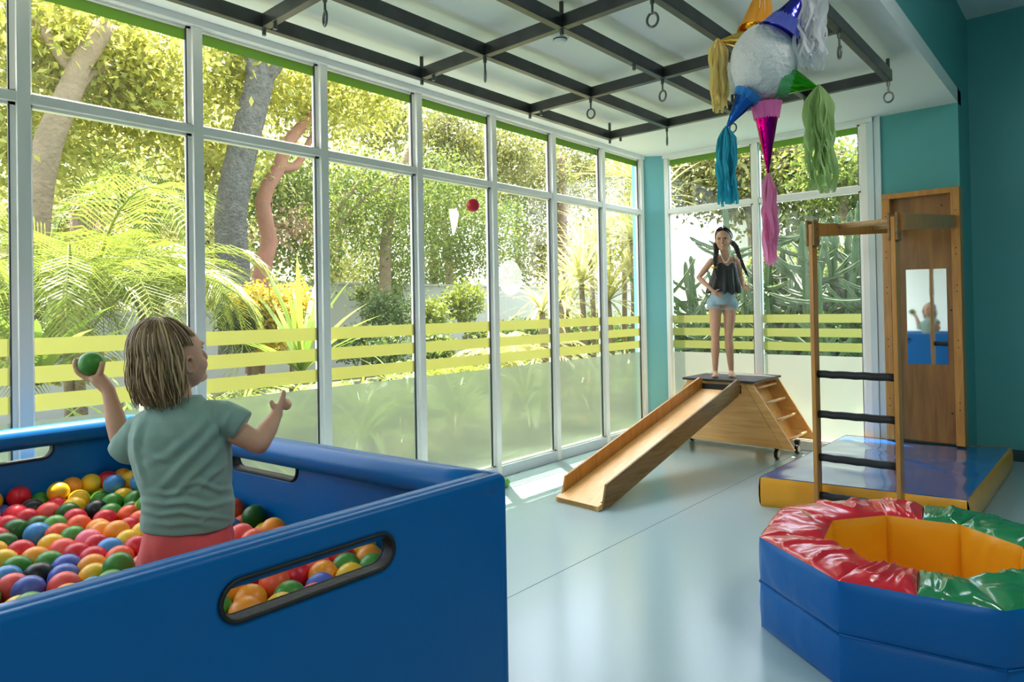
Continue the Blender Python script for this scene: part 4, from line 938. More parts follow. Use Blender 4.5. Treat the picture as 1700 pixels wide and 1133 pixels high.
def cone(base_uv, tip_uv, dz0, dz1, r, cf, cc, nm, coll=.05):
    """base centre lies inside the body surface; dz = offset in depth from the pinata centre"""
    tip = atd(*tip_uv, DP+dz1); b = atd(*base_uv, DP+dz0); ax = (tip-b); L = ax.length; ax.normalize()
    m = MB(); prof = [(r*(1-i/14)+.0015, L*i/14) for i in range(15)]; m.lathe(prof, b, ax, 40)
    c = m.build(nm+'_cone', foil(nm+'_foil', cf), pn, True)
    m = MB(); ru = ax.cross(Vector((0, 1, 0))).normalized(); rv = ax.cross(ru); V = []; seg = 60
    for j, z in enumerate((-.012, .004, .02, coll)):
        for k in range(seg):
            a = 2*math.pi*k/seg; rr = r*(1-z/L)+.005+.003*math.sin(k*5.1)*(j > 0)+(.004 if j == 0 else 0)
            V.append(b+ax*(z+(.005*math.sin(k*2.7) if j == 3 else 0))+(ru*math.cos(a)+rv*math.sin(a))*rr)
    m.add(V, [(j*seg+k, j*seg+(k+1) % seg, (j+1)*seg+(k+1) % seg, (j+1)*seg+k) for j in range(3) for k in range(seg)])
    m.build(nm+'_collar', crepe(nm+'_crepe', cc, .2), pn, True); return tip
def tassel(tip, length, spread, n, c, nm, wid=.02, wav=.010, seed=1, tr=.45, lmin=.75):
    q = random.Random(seed); m = MB()
    for i in range(n):
        a = q.uniform(0, 6.28); rr = spread*math.sqrt(q.random()); L = length*q.uniform(lmin, 1.0); w0 = wid*q.uniform(.7, 1.2); ph = q.uniform(0, 6.28); tw = q.uniform(0, 3.14)
        V = []; K = 26; fr = q.uniform(5, 10)
        for k in range(K+1):
            t = k/K; o = rr*min(1, t*5)**.7; x = math.cos(a)*o+wav*math.sin(ph+t*fr*1.7)*min(1, t*2); y = math.sin(a)*o+wav*math.cos(ph*1.3+t*fr)*min(1, t*2)
            ww = w0/2*(min(1, .25+t*4)); th = tw+1.3*math.sin(t*3+ph); p = tip+Vector((x, y, -L*t+.012))
            d = Vector((math.cos(th), math.sin(th), .15*math.sin(t*40+ph)))*ww; V += [p-d, p+d]
        m.add(V, [(2*k, 2*k+1, 2*k+3, 2*k+2) for k in range(K)])
    return m.build(nm+'_tassel', crepe(nm+'_tassel_crepe', c, tr), pn, True)
t = cone((1272, 176), (1275, 291), -.02, .0, .052, (.55, .0, .20), (.86, .17, .48), 'pink', .052); tassel(t, .40, .028, 46, (.92, .36, .62), 'pink', .013, .006, 3)
t = cone((1300, 133), (1359, 145), -.03, -.06, .066, (.07, .42, .02), (.13, .50, .20), 'green', .035); tassel(t, .445, .050, 64, (.50, .68, .30), 'green', .016, .010, 4, .5)
t = cone((1295, 52), (1345, -28), -.07, -.10, .074, (.06, .06, .50), (.07, .10, .52), 'violet', .05); tassel(t, .36, .060, 40, (.80, .80, .84), 'white', .013, .014, 5, .4, .8)
t = cone((1240, 160), (1205, 214), -.04, -.02, .046, (.02, .12, .48), (.02, .2, .6), 'blue', .012); tassel(t, .33, .038, 54, (.04, .50, .66), 'blue', .013, .005, 6)
t = cone((1246, 66), (1192, 68), .05, .07, .05, (.85, .50, .10), (.88, .62, .10), 'gold', .02); tassel(t, .315, .038, 56, (.86, .70, .28), 'yellow', .014, .004, 7)
t = cone((1255, 50), (1275, -50), .06, .12, .064, (.75, .33, .02), (.88, .36, .01), 'orange', .13)
top = atd(1262, 45, DP)
for du in (-22, 10): 
    p0 = atd(1267+du*.4, 50, DP); MB().tube([(p0.x, p0.y, p0.z), (p0.x*.5+2.695*.5, p0.y*.5-3.61*.5, (p0.z+2.86)/2), (2.695, -3.61, 2.86)], .0012, 5).build('hanging_string', M['white'], pn)
# faint round sticker on the fifth window and a stain on the fourth
stk = MB()
c = Vector((-.014, -2.21, 1.637)); V = [c+Vector((0, .150*math.cos(2*math.pi*k/40), .150*math.sin(2*math.pi*k/40))) for k in range(40)]
o = stk.add(V, [tuple(range(40))]).build('round_sticker', filmmat('clear_sticker', (.9, .9, .9), .68, .08)); tag(o, 'round translucent sticker on the fifth window pane', 'sticker')
c = Vector((-.014, -2.86, 2.05)); P = [(-.05, .10), (.03, .11), (.06, .07), (.035, -.02), (.0, -.10), (-.015, -.10), (-.03, -.02)]
o = MB().add([c+Vector((0, y, z)) for y, z in P], [tuple(range(7))]).build('tape_scrap', filmmat('tape_film', (.9, .9, .9), .5, .03)); tag(o, 'whitish scrap of tape stuck on the pane below the red ball', 'tape')
# ================================================================ people
def evalmesh(o):
    dg = bpy.context.evaluated_depsgraph_get(); dg.update(); me = bpy.data.meshes.new_from_object(o.evaluated_get(dg)); return me
def fuse(name, mb, mat, parent, voxel=.006, smooth=6, fn=None, sub=0):
    """join overlapping volumes into one continuous skin"""
    me = bpy.data.meshes.new('t'); me.from_pydata(mb.V, [], mb.F); o = bpy.data.objects.new('t', me); COL.objects.link(o)
    bm = bmesh.new(); bm.from_mesh(me); bmesh.ops.recalc_face_normals(bm, faces=bm.faces); bm.to_mesh(me); bm.free()
    r = o.modifiers.new('r', 'REMESH'); r.mode = 'VOXEL'; r.voxel_size = voxel; r.use_smooth_shade = True
    s = o.modifiers.new('s', 'SMOOTH'); s.factor = .5; s.iterations = smooth
    out = evalmesh(o); bpy.data.objects.remove(o); out.name = name; out.materials.clear()
    if fn:
        n = len(out.vertices); co = np.empty(n*3); no = np.empty(n*3); out.vertices.foreach_get('co', co); out.vertex_normals.foreach_get('vector', no)
        co = fn(co.reshape(-1, 3), no.reshape(-1, 3)); out.vertices.foreach_set('co', co.ravel()); out.update()
    return link(name, out, mat, parent, True)
def cap(mb, pts, rs, n=20, flat=1.0, step=6):
    """smooth tapering limb through the points, round at both ends"""
    P = [Vector(p) for p in pts]; Q = []; R_ = []
    for i in range(len(P)-1):
        for k in range(step if i < len(P)-2 else step+1):
            f = k/step; Q.append(P[i].lerp(P[i+1], f)); R_.append(rs[i]+(rs[i+1]-rs[i])*(f*f*(3-2*f)))
    def ends(p, d, r): return [(p+d*r*math.sin(a), r*math.cos(a)) for a in (1.45, 1.1, .7, .35)]
    d0 = (Q[0]-Q[1]).normalized(); d1 = (Q[-1]-Q[-2]).normalized()
    A = ends(Q[0], d0, R_[0]); B = ends(Q[-1], d1, R_[-1])[::-1]
    mb.tube([a for a, _ in A]+Q+[b for b, _ in B], [r for _, r in A]+R_+[r for _, r in B], n, flat=flat); return mb
class Frame:
    """local axes of a figure: x to the camera's right, y away from it, z up; coordinates given from a photo pixel and a depth"""
    def __init__(s, d0): s.d0 = d0
    def p(s, u, v, dd=0): return atd(u, v, s.d0+dd)
def ell(mb, c, rx, ry, rz, X, Y, Z, seg=24, rings=16):
    n = len(mb.V); t = MB().ball((0, 0, 0), 1, seg, rings); c = Vector(c)
    mb.add([c+X*v[0]*rx+Y*v[1]*ry+Z*v[2]*rz for v in t.V], t.F); return mb
def ringloft(mb, rings, n=40, pw=2.3):
    """rings: (centre, X, Y, rx, ry)"""
    V = []
    for c, X, Y, rx, ry in rings:
        for k in range(n):
            a = 2*math.pi*k/n; ca, sa = math.cos(a), math.sin(a)
            V.append(Vector(c)+X*rx*math.copysign(abs(ca)**(2/pw), ca)+Y*ry*math.copysign(abs(sa)**(2/pw), sa))
    Fc = [(i*n+k, i*n+(k+1) % n, (i+1)*n+(k+1) % n, (i+1)*n+k) for i in range(len(rings)-1) for k in range(n)]
    Fc += [tuple(range(n-1, -1, -1)), tuple((len(rings)-1)*n+k for k in range(n))]
    mb.add(V, Fc); return mb
def finger(mb, base, dirs, lens, r0):
    p = Vector(base); P = [p.copy()]; 
    for d, l in zip(dirs, lens): p = p+Vector(d).normalized()*l; P.append(p.copy())
    cap(mb, P, [r0*(1-.09*i) for i in range(len(P))], 12, step=3)
skin1 = pmat('boy_skin', (.66, .35, .23), .55, sss=.12, var=(22, .10))
skin2 = pmat('girl_skin', (.60, .32, .21), .55, sss=.12, var=(22, .10))
H = Frame(2.0); R3, U3, W3 = RGT.copy(), Vector((0, 0, 1)), Vector((FWD.x, FWD.y, 0)).normalized()
boy_c = H.p(312, 900); boy = empty('person', (boy_c.x, boy_c.y, 0), 'child with light brown bob and green T-shirt standing in the ball pit, arm raised', 'person')
px = 1/561.
# ---- body (one continuous skin): head, neck, arms, hands, legs, feet
b = MB()
hc = H.p(286, 594, .0)
hx = (R3*.50+W3*.84+U3*.22).normalized()         # direction the face looks
hs = U3.cross(hx).normalized()                   # towards the child's left
hu = hx.cross(hs).normalized()
ell(b, hc+hu*.012, .088, .074, .098, hx, hs, hu, 30, 20)
ell(b, hc+hx*.036-hu*.05, .055, .052, .055, hx, hs, hu)          # jaw
ell(b, hc+hx*.075-hu*.082, .020, .022, .018, hx, hs, hu)         # chin
ell(b, hc+hx*.058+hs*-.035-hu*.038, .025, .018, .028, hx, hs, hu); ell(b, hc+hx*.058+hs*.035-hu*.038, .025, .018, .028, hx, hs, hu)  # cheeks
cap(b, [hc+hx*.085+hu*.006, hc+hx*.100-hu*.022, hc+hx*.103-hu*.030], [.008, .011, .010], 12)   # nose
ell(b, hc+hx*.080+hu*.022, .014, .045, .010, hx, hs, hu)         # brow
ell(b, hc+hx*.088-hu*.054, .010, .019, .006, hx, hs, hu); ell(b, hc+hx*.086-hu*.064, .010, .017, .006, hx, hs, hu)   # lips
neck0 = H.p(296, 672, .01)
cap(b, [hc-hx*.018-hu*.06, neck0, H.p(299, 700, .0)], [.045, .043, .05], 18)
# shoulders under the shirt
cap(b, [H.p(255, 705, .0), H.p(298, 702, -.005), H.p(345, 697, .0)], [.030, .045, .030])
# child's left arm (photo left), raised with the ball
shL, elL, wrL = H.p(248, 703, .01), H.p(203, 742, .03), H.p(180, 648, .05)
cap(b, [shL, elL], [.036, .030]); cap(b, [elL, elL.lerp(wrL, .35), wrL], [.028, .029, .019])
# child's right arm (photo right)
shR, elR, wrR = H.p(352, 697, .0), H.p(430, 737, .03), H.p(459, 688, .13)
cap(b, [shR, shR.lerp(elR, .5), elR], [.036, .036, .031]); cap(b, [elR, elR.lerp(wrR, .4), wrR], [.031, .030, .020])
# hips, legs, feet down to the pit floor
hipc = H.p(312, 905, .0)
ell(b, hipc, .118, .09, .10, R3, W3, U3)
for sg in (-1, 1):
    hp = hipc+R3*.062*sg-U3*.04; kn = Vector((hp.x, hp.y, .37))+R3*.02*sg-W3*.01; an = Vector((kn.x, kn.y, .095))+W3*-.02
    cap(b, [hp, hp.lerp(kn, .5), kn], [.070, .062, .046]); cap(b, [kn, kn.lerp(an, .35), an], [.045, .046, .028])
    fo = Vector((an.x, an.y, .078)); cap(b, [fo-W3*.02, fo+W3*.06, fo+W3*.13-U3*.006], [.026, .026, .018], 16)
# palm + fingers of the raised hand cupping the ball
BC_ = H.p(152, 604, .06); br_ = .0365
pal = H.p(166, 632, .055)
cap(b, [wrL, pal], [.019, .022]); 
pn_ = (BC_-pal).normalized(); side = R3; 
ell(b, pal.lerp(wrL, .1)-R3*.004, .030, .026, .017, (R3*.8+U3*-.55).normalized(), W3, (U3*.8+R3*.55).normalized())
def onball(th, ph, rad):                 # point around the ball: th from straight down, ph around the vertical
    d = Vector((0, 0, -1))*math.cos(th)+(R3*math.cos(ph)+W3*math.sin(ph))*math.sin(th); return BC_+d*rad
for k, ph in enumerate((195, 172, 148, 122)):         # four fingers wrapping the far left side
    a = math.radians(ph); ths = (.35, .95, 1.45, 1.85) if k < 3 else (.35, .85, 1.3, 1.6)
    cap(b, [pal.lerp(onball(.2, a, br_+.012), .55)]+[onball(t_, a, br_+.0085) for t_ in ths], [.0105, .0095, .0088, .0080, .0068], 12, step=3)
cap(b, [pal+R3*.010-U3*.005]+[onball(t_, math.radians(-22), br_+.009) for t_ in (.75, 1.15, 1.6)], [.012, .0105, .0098, .0082], 12, step=3)   # thumb
# right hand: palm edge on, index pointing up, others curled
hp0 = wrR; hp1 = H.p(467, 672, .15)
up2 = (hp1-hp0).normalized()
ell(b, hp0.lerp(hp1, .75), .013, .028, .034, R3, W3, up2)
kn0 = H.p(469, 668, .13)
finger(b, hp0.lerp(hp1, .95)-W3*.012, [up2+U3*.3, up2+U3*.5, U3+R3*.05], [.022, .014, .010], .0105)
for k, (dy, ll) in enumerate(((-.004, .020), (.010, .019), (.022, .016))):
    finger(b, hp0.lerp(hp1, 1.1)+W3*dy, [up2*.6+R3*.8, R3*.6-U3*.8, -U3-R3*.5], [ll*.7, .014, .012], .0095)
finger(b, hp0.lerp(hp1, .55)-R3*.006-W3*.012, [-R3*.6+U3*.75-W3*.3, -R3*.2+U3], [.016, .012], .0095)
fuse('body', b, skin1, boy, .0045, 4)
# ear
er = hc-hs*.074-hx*.004-hu*.014; er = hc+hs*(-.080)-hu*.018-hx*.002
ea = MB(); lo = []
for k in range(14):
    a = 2*math.pi*k/14; lo.append(er-hs*(.006+.006*math.cos(a))-hx*.004+hx*.013*math.sin(a)*-1+hu*(.024*math.cos(a)))
ea.tube(lo, .0048, 8, closed=True); ell(ea, er-hs*.002-hx*.002, .010, .004, .018, hx, hs, hu, 12, 8); ell(ea, er-hs*.004-hu*.022+hx*.003, .006, .004, .007, hx, hs, hu, 10, 8)
fuse('ear', ea, skin1, boy, .0025, 2)
# face features
eyew = pmat('eye_white', (.75, .73, .70), .25); iris = pmat('iris_brown', (.05, .025, .012), .2); lipm = pmat('lips', (.45, .12, .10), .45); browm = pmat('brow_hair', (.05, .03, .018), .8)
def face(parent, hc, hx, hs, hu, s=1.0, smile=False):
    for sg in (-1, 1):
        e = hc+hx*.0735*s+hs*.030*sg*s-hu*.002*s
        eo = MB(); ell(eo, e, .009*s, .0125*s, .0075*s, hx, hs, hu, 16, 10); eb = eo.build('eye', eyew, parent, True)
        io = MB(); ell(io, e+hx*.0062*s, .0045*s, .0058*s, .0058*s, hx, hs, hu, 14, 8); io.build('iris', iris, eb, True)
        bo = MB(); bo.tube([e+hx*(.010-.003*abs(t))*s+hs*t*.016*s+hu*(.0155-.004*t*t)*s for t in (-1, -.5, 0, .5, 1)], [.0015*s, .0028*s, .003*s, .0026*s, .0012*s], 8); bo.build('eyebrow', browm, parent, True)
        lo_ = MB(); lo_.tube([e+hx*(.0085-.0035*t*t)*s+hs*t*.0125*s+hu*(.0065-.005*t*t)*s for t in (-1, -.5, 0, .5, 1)], .0014*s, 6); lo_.build('upper_lash', browm, parent, True)
face(boy, hc, hx, hs, hu, .93)
# ---- hair: cap plus many locks
def hairmat(name, cols):
    m, n, p, out = newmat(name); L = n.links; g = n.nodes.new('ShaderNodeNewGeometry'); cr = n.nodes.new('ShaderNodeValToRGB'); e = cr.color_ramp.elements
    while len(e) < len(cols): e.new(.5)
    for i, c in enumerate(cols): e[i].position = i/(len(cols)-1); e[i].color = (*c, 1)
    L.new(g.outputs['Random Per Island'], cr.inputs[0]); L.new(cr.outputs[0], p.inputs['Base Color']); p.inputs['Roughness'].default_value = .42; p.inputs['Specular IOR Level'].default_value = .6; return m
hairm = hairmat('light_brown_hair', [(.085, .042, .018), (.24, .13, .055), (.13, .068, .03), (.46, .29, .14), (.18, .10, .042), (.66, .47, .26), (.10, .05, .022)])
hcap = pmat('dark_brown_hair_base', (.12, .062, .028), .9, spec=.1, bump=(90, .6, 3, .004))
hm = MB(); ell(hm, hc+hu*.018-hx*.016, .082, .070, .097, hx, hs, hu, 30, 20)
back = -(hx-U3*hx.z).normalized()
ell(hm, hc+back*.026-U3*.045, .070, .068, .070, back, hs, U3, 24, 16)
# keep the face clear
def carve(co, no):
    q = co-np.array(hc); X_a = q@np.array(hx); Zt = q@np.array(hu); Sd = q@np.array(hs)
    f = np.clip((X_a-.028)/.02, 0, 1)*(1-np.clip((Zt-.045)/.015, 0, 1))
    e_ = np.clip((-Sd-.045)/.02, 0, 1)*np.clip((X_a+.022)/.012, 0, 1)*(1-np.clip((Zt-.005)/.012, 0, 1))
    return co-np.outer(f*.05, np.array(hx))+np.outer(e_*.035, np.array(hs))
fuse('hair_cap', hm, hcap, boy, .006, 3, carve)
rh = random.Random(21); locks = MB(); crown = hc+hu*.085-hx*.045+hs*.008
for i in range(1900):
    az = rh.uniform(-1.50, 1.95) if i < 1350 else rh.uniform(-3.14, 3.14)
    dirh = (back*math.cos(az)+hs*math.sin(az)).normalized()
    front = abs(az) > 1.75
    st = crown+(R3*rh.uniform(-1, 1)+W3*rh.uniform(-1, 1))*.030*rh.random()
    cen = hc+hu*.016-hx*.016
    fs_ = math.sqrt((.091*math.cos(az))**2+(.078*math.sin(az))**2)/.1
    rad = .100+rh.uniform(-.002, .009)
    P = []; K = 12; L_end = -.128+rh.uniform(-.022, .014)+(.062 if abs(az) > 1.6 else .02*max(0, abs(az)-1.1))
    kink = rh.uniform(-.16, .16); start = rh.uniform(.0, .22)
    for k in range(K+1):
        t = start+(1-start)*k/K
        if i >= 1350: t = (.0+.46*k/K) if abs(az) < 2.2 else .36*k/K
        th = math.radians(12+ 92*min(1, t*1.55)); r_ = rad*(1+.02*math.sin(7*t+i))
        if t < .62:
            p = cen+hu*r_*1.03*math.cos(th)+dirh*(r_*fs_*math.sin(th))
            last = p
        else:
            g_ = (t-.62)/.38; p = last+Vector((0, 0, 1))*(L_end+.005)*g_+dirh*(.004*math.sin(g_*2.6)-.034*g_*g_)+hs*kink*.16*g_*g_
        P.append(p+hs*kink*.10*t+Vector((noise.noise(p*8+Vector((i*.37, 0, 0))), noise.noise(p*8+Vector((0, i*.41, 0))), 0))*(.010+.016*t)*t)
    r0 = rh.uniform(.0010, .0027)
    locks.tube(P, [r0*(.5+.9*math.sin(math.pi*min(1, .15+.8*k/K))) if k < K else .0004 for k in range(K+1)], 5, flat=.55)
locks.build('hair_locks', hairm, boy, True)
# ---- T-shirt
sh = MB()
def rg_(u, v, hw, dd, dep, tilt=0): 
    X = (R3+U3*tilt).normalized(); return (H.p(u, v, dd), X, W3, hw*px, dep)
ringloft(sh, [rg_(313, 873, 71, .0, .098, .0), rg_(313, 860, 71, .0, .100), rg_(314, 838, 71, .0, .100), rg_(311, 812, 69, .0, .098), rg_(305, 780, 76, .0, .098, .02), rg_(300, 745, 80, .0, .098, .04),
               rg_(300, 715, 80, .0, .096, .06), rg_(300, 695, 74, .0, .085, .07), rg_(300, 678, 58, .0, .066, .08), rg_(298, 668, 40, .0, .054, .08), rg_(297, 661, 34, .0, .050, .10)], 44, 2.4)
sh.tube([H.p(275, 692, .0), H.p(262, 697, .0), H.p(236, 716, .012), H.p(216, 741, .022), H.p(207, 754, .026)], [.03, .046, .052, .053, .051], 26)
sh.tube([H.p(325, 690, .0), H.p(345, 690, .0), H.p(370, 693, .004), H.p(392, 703, .010), H.p(403, 709, .012)], [.035, .048, .051, .050, .048], 26)
folds = [([(372, 700), (340, 735), (300, 775), (262, 815)], 7, .007), ([(376, 735), (345, 765), (310, 800), (285, 830)], 6, .006), ([(350, 690), (318, 725), (280, 755), (240, 772)], 7, .004), ([(378, 770), (350, 790), (330, 815)], 5, .005),
         ([(240, 832), (275, 838), (310, 834), (345, 842), (384, 832)], 5, .007), ([(238, 848), (265, 856), (300, 850), (330, 858), (360, 850)], 4.5, .005), ([(245, 868), (280, 872), (320, 868), (350, 874)], 5, .0035),
         ([(250, 815), (275, 822), (300, 817)], 4.5, .005), ([(300, 810), (330, 800), (365, 815), (384, 812)], 4.5, .004), ([(232, 700), (225, 730), (224, 765)], 6, .006), ([(362, 668), (356, 700), (362, 735)], 5, .005),
         ([(385, 680), (372, 705), (372, 735)], 4, .004), ([(265, 690), (290, 720), (300, 750)], 9, .003), ([(225, 745), (255, 760), (285, 765)], 5, .004), ([(330, 868), (350, 858), (380, 862)], 4, .004), ([(240, 800), (232, 780), (226, 762)], 5, .005)]
def foldfn(co, no):
    q = co-np.array(CAM); z = q@np.array(FWD); u = PX+F_PX*(q@np.array(RGT))/z; v = PY-F_PX*(q@np.array(UPV))/z
    d = np.zeros(len(co))
    for pts, w_, h_ in folds:
        best = np.full(len(co), 1e9); bt = np.zeros(len(co))
        for i in range(len(pts)-1):
            ax, ay = pts[i]; bx, by = pts[i+1]; dx, dy = bx-ax, by-ay; t = np.clip(((u-ax)*dx+(v-ay)*dy)/(dx*dx+dy*dy), 0, 1)
            dd = np.hypot(u-ax-t*dx, v-ay-t*dy); m = dd < best; best[m] = dd[m]; bt[m] = (i+t[m])/(len(pts)-1)
        d += h_*(np.exp(-(best/w_)**2)-.55*np.exp(-((best-1.7*w_)/w_)**2))*np.sin(np.pi*np.clip(.08+bt*.84, 0, 1))
    for i in range(len(co)): d[i] += .0022*noise.noise(Vector(co[i])*16)+.001*noise.noise(Vector(co[i])*38)
    # far side of the shirt mirrors nothing of these folds: only the side seen from behind the child
    fs = (no@np.array(W3)) < .25
    out = co+no*(d*np.where(fs, 1, .35))[:, None]
    return out
shirtm = pmat('sage_green_cotton', (.23, .355, .30), .85, bump=(420, .25, 2, .002), sheen=.25, var=(3, .06))
fuse('t_shirt', sh, shirtm, boy, .0042, 5, foldfn)
# sleeve and hem bands (slightly raised stitched edges)
def band(c, X, Y, rx, ry, r, nm, mat, par, pw=2.4, n=48):
    P = []
    for k in range(n):
        a = 2*math.pi*k/n; ca, sa = math.cos(a), math.sin(a); P.append(Vector(c)+X*rx*math.copysign(abs(ca)**(2/pw), ca)+Y*ry*math.copysign(abs(sa)**(2/pw), sa))
    return MB().tube(P, r, 8, closed=True).build(nm, mat, par, True)
band(H.p(297, 663, .0), (R3+U3*.10).normalized(), W3, 33*px, .049, .0045, 'neckband', shirtm, boy)
# ---- shorts
so = MB(); ringloft(so, [rg_(312, 940, 74, .0, .098), rg_(312, 915, 74, .0, .100), rg_(312, 890, 71, .0, .096), rg_(312, 870, 66, .0, .088)], 40, 2.3)
for sg in (-1, 1):
    hp = hipc+R3*.066*sg-U3*.03; kn = Vector((hp.x, hp.y, .50))+R3*.018*sg; cap(so, [hp, kn], [.075, .072], 24)
def shf(co, no):
    d = np.array([.006*noise.noise(Vector((c[0]*14, c[1]*14, c[2]*9)))+.005*abs(noise.noise(Vector((c[0]*30, c[1]*30, c[2]*7)))) for c in co]); return co+no*d[:, None]
fuse('shorts', so, pmat('coral_red_shorts', (.84, .10, .095), .6, sheen=.2, bump=(300, .2, 2, .002)), boy, .005, 5, shf)
ball(BC_, 'G', br_, 'green ball held up in the cupped left hand of the child')
# ---------------------------------------------------------------- the girl on the platform
gd_ = pix((1.03, -.42, .7))[2]; G = Frame(gd_); q1 = gd_/F_PX     # metres per pixel at her distance
gb = G.p(1200, 628); girl = empty('person', (gb.x, gb.y, .70), 'girl with dark braids, black camisole and denim shorts standing barefoot on the platform', 'person')
F3 = -W3                                                     # she faces the camera
b = MB()
gh = G.p(1200.5, 398, -.01)
gx_ = (F3*.90-R3*.40-U3*.06).normalized(); gs = U3.cross(gx_).normalized(); gu = gx_.cross(gs).normalized()
ell(b, gh+gu*.012-gx_*.01, .086, .070, .094, gx_, gs, gu, 30, 20)
ell(b, gh+gx_*.028-gu*.05, .052, .050, .052, gx_, gs, gu); ell(b, gh+gx_*.064-gu*.088, .018, .020, .016, gx_, gs, gu)
for sg in (-1, 1): ell(b, gh+gx_*.050+gs*.036*sg-gu*.036, .024, .019, .026, gx_, gs, gu)
cap(b, [gh+gx_*.076+gu*.006, gh+gx_*.092-gu*.020, gh+gx_*.095-gu*.028], [.008, .010, .0095], 12); ell(b, gh+gx_*.084-gu*.031, .008, .014, .006, gx_, gs, gu)
ell(b, gh+gx_*.072+gu*.022, .014, .045, .010, gx_, gs, gu)
for sg in (-1, 1): ell(b, gh+gs*.070*sg-gu*.012-gx_*.004, .014, .007, .024, gx_, gs, gu, 12, 8)
cap(b, [gh-gx_*.02-gu*.06, G.p(1204, 425, .0), G.p(1205, 436, .0)], [.040, .036, .042], 18)
cap(b, [G.p(1184, 434), G.p(1204, 430), G.p(1221, 433)], [.032, .045, .032])
ringloft(b, [(G.p(1200, 492), R3, W3, .100, .075), (G.p(1201, 478), R3, W3, .090, .068), (G.p(1203, 460), R3, W3, .092, .070), (G.p(1204, 445), R3, W3, .105, .070), (G.p(1204, 436), R3, W3, .095, .058)], 30, 2.2)
shl, ell_, wl = G.p(1181, 434), G.p(1160, 461, .03), G.p(1181, 481, -.10)
cap(b, [shl, shl.lerp(ell_, .5), ell_], [.032, .030, .024]); cap(b, [ell_, ell_.lerp(wl, .4), wl], [.024, .025, .016])
pl_ = G.p(1188, 487, -.115); ell(b, pl_, .030, .014, .022, (R3*.85-U3*.5).normalized(), W3, (U3*.85+R3*.5).normalized()); cap(b, [wl, pl_], [.016, .017])
for k in range(4):
    s0 = pl_+R3*(.022)-U3*.010+(U3*.5+R3*.35)*(.026-.016*k); finger(b, s0-R3*.006, [R3*.8-U3*.55, R3*.85-U3*.3, R3*.8+W3*.5], [.022-.002*abs(k-1), .017, .012], .0078)
finger(b, pl_+U3*.012-R3*.004, [R3*.5+U3*.55-W3*.3, R3*.9+U3*.1], [.024, .018], .0085)
shr, elr, wr_ = G.p(1223, 434, .01), G.p(1230, 459, .05), G.p(1234, 475, -.06)
cap(b, [shr, shr.lerp(elr, .5), elr], [.030, .028, .023]); cap(b, [elr, elr.lerp(wr_, .4), wr_], [.023, .024, .016])
ph_ = G.p(1238, 478, -.10); ell(b, ph_, .024, .020, .024, R3, W3, U3); cap(b, [wr_, ph_], [.016, .018])
for k in range(4):
    s0 = ph_+U3*(.018-.013*k)+R3*.016-W3*.006; finger(b, s0, [R3*.3-W3, -R3*.9-W3*.4, -R3*.4+W3], [.020, .018, .012], .0078)
finger(b, ph_+U3*.016-W3*.010, [U3*.5-W3*.7-R3*.3, -R3*.8-U3*.4-W3*.3], [.020, .018], .0082)
hip = G.p(1200, 496)
ell(b, hip, .105, .085, .075, R3, W3, U3)
for (tu, ku, kv, au, av, fu, fv) in ((1187, 1187.5, 562, 1187.5, 617, 1186, 629), (1212.5, 1209.5, 559, 1214, 615, 1215, 628)):
    t0 = G.p(tu, 504); kn = G.p(ku, kv, -.02); an = G.p(au, av, .0); an.z = max(an.z, .762)
    cap(b, [t0, t0.lerp(kn, .45), kn], [.060, .053, .037]); cap(b, [kn, kn.lerp(an, .32), kn.lerp(an, .7), an], [.036, .040, .030, .0225])
    ft = Vector((an.x, an.y, .728)); fd = (F3*.95-R3*.28).normalized(); fs_ = U3.cross(fd)
    cap(b, [ft-fd*.028+U3*.004, ft+fd*.03+U3*.004, ft+fd*.105-U3*.008], [.026, .027, .019], 16)
    for k in range(5):
        o_ = fs_*(-.026+.013*k)*(1 if tu < 1200 else -1); l_ = .026-.0035*k
        finger(b, ft+fd*.10+o_-U3*.012, [fd, fd-U3*.1], [l_*.6, l_*.5], .0098-.0008*k)
def floorclip(co, no): co[:, 2] = np.maximum(co[:, 2], .7012); return co
fuse('body', b, skin2, girl, .0048, 3, floorclip)
face(girl, gh, gx_, gs, gu, 1.0)
mo = MB(); Pm = [gh+gx_*(.0855-.012*t*t)+gs*t*.022-gu*(.056-.009*t*t) for t in (-1, -.6, -.2, .2, .6, 1)]
mo.tube(Pm, [.002, .0045, .0055, .0055, .0045, .002], 8); mo.build('lips', lipm, girl, True)
te = MB(); te.tube([p+gx_*.0035+gu*.0008 for p in Pm[1:-1]], [.0022, .0036, .0036, .0022], 8); te.build('teeth', pmat('teeth', (.85, .82, .76), .25), girl, True)
ghair = pmat('dark_brown_hair', (.018, .010, .007), .38, spec=.6, bump=(60, .5, 3, .004))
hm = MB(); ell(hm, gh+gu*.022-gx_*.022, .088, .079, .096, gx_, gs, gu, 30, 20)
ell(hm, gh-gx_*.045-gu*.02, .055, .062, .06, gx_, gs, gu)
def carve2(co, no):
    q = co-np.array(gh); A = q@np.array(gx_); Z = q@np.array(gu)
    f = np.clip((A-(.012+.62*np.clip(Z-.02, 0, .07)))/.02, 0, 1)*(Z < .092)
    return co-np.outer(f*.04, np.array(gx_))
fuse('hair', hm, ghair, girl, .0045, 3, carve2)
st_ = MB()
for i in range(90):                      # combed strands from the middle parting
    sg = 1 if i % 2 else -1; a0 = -.06+.15*rh.random()
    P = []
    for k in range(9):
        t = k/8; th = math.radians(4+92*t); P.append(gh+gu*.020-gx_*(.02+a0*.9*(1-t)-.045*(1-t)+.035*t)+gs*sg*(.081*math.sin(th))+gu*.098*math.cos(th))
    st_.tube(P, .0028, 5, flat=.6)
st_.build('hair_strands', ghair, girl, True)
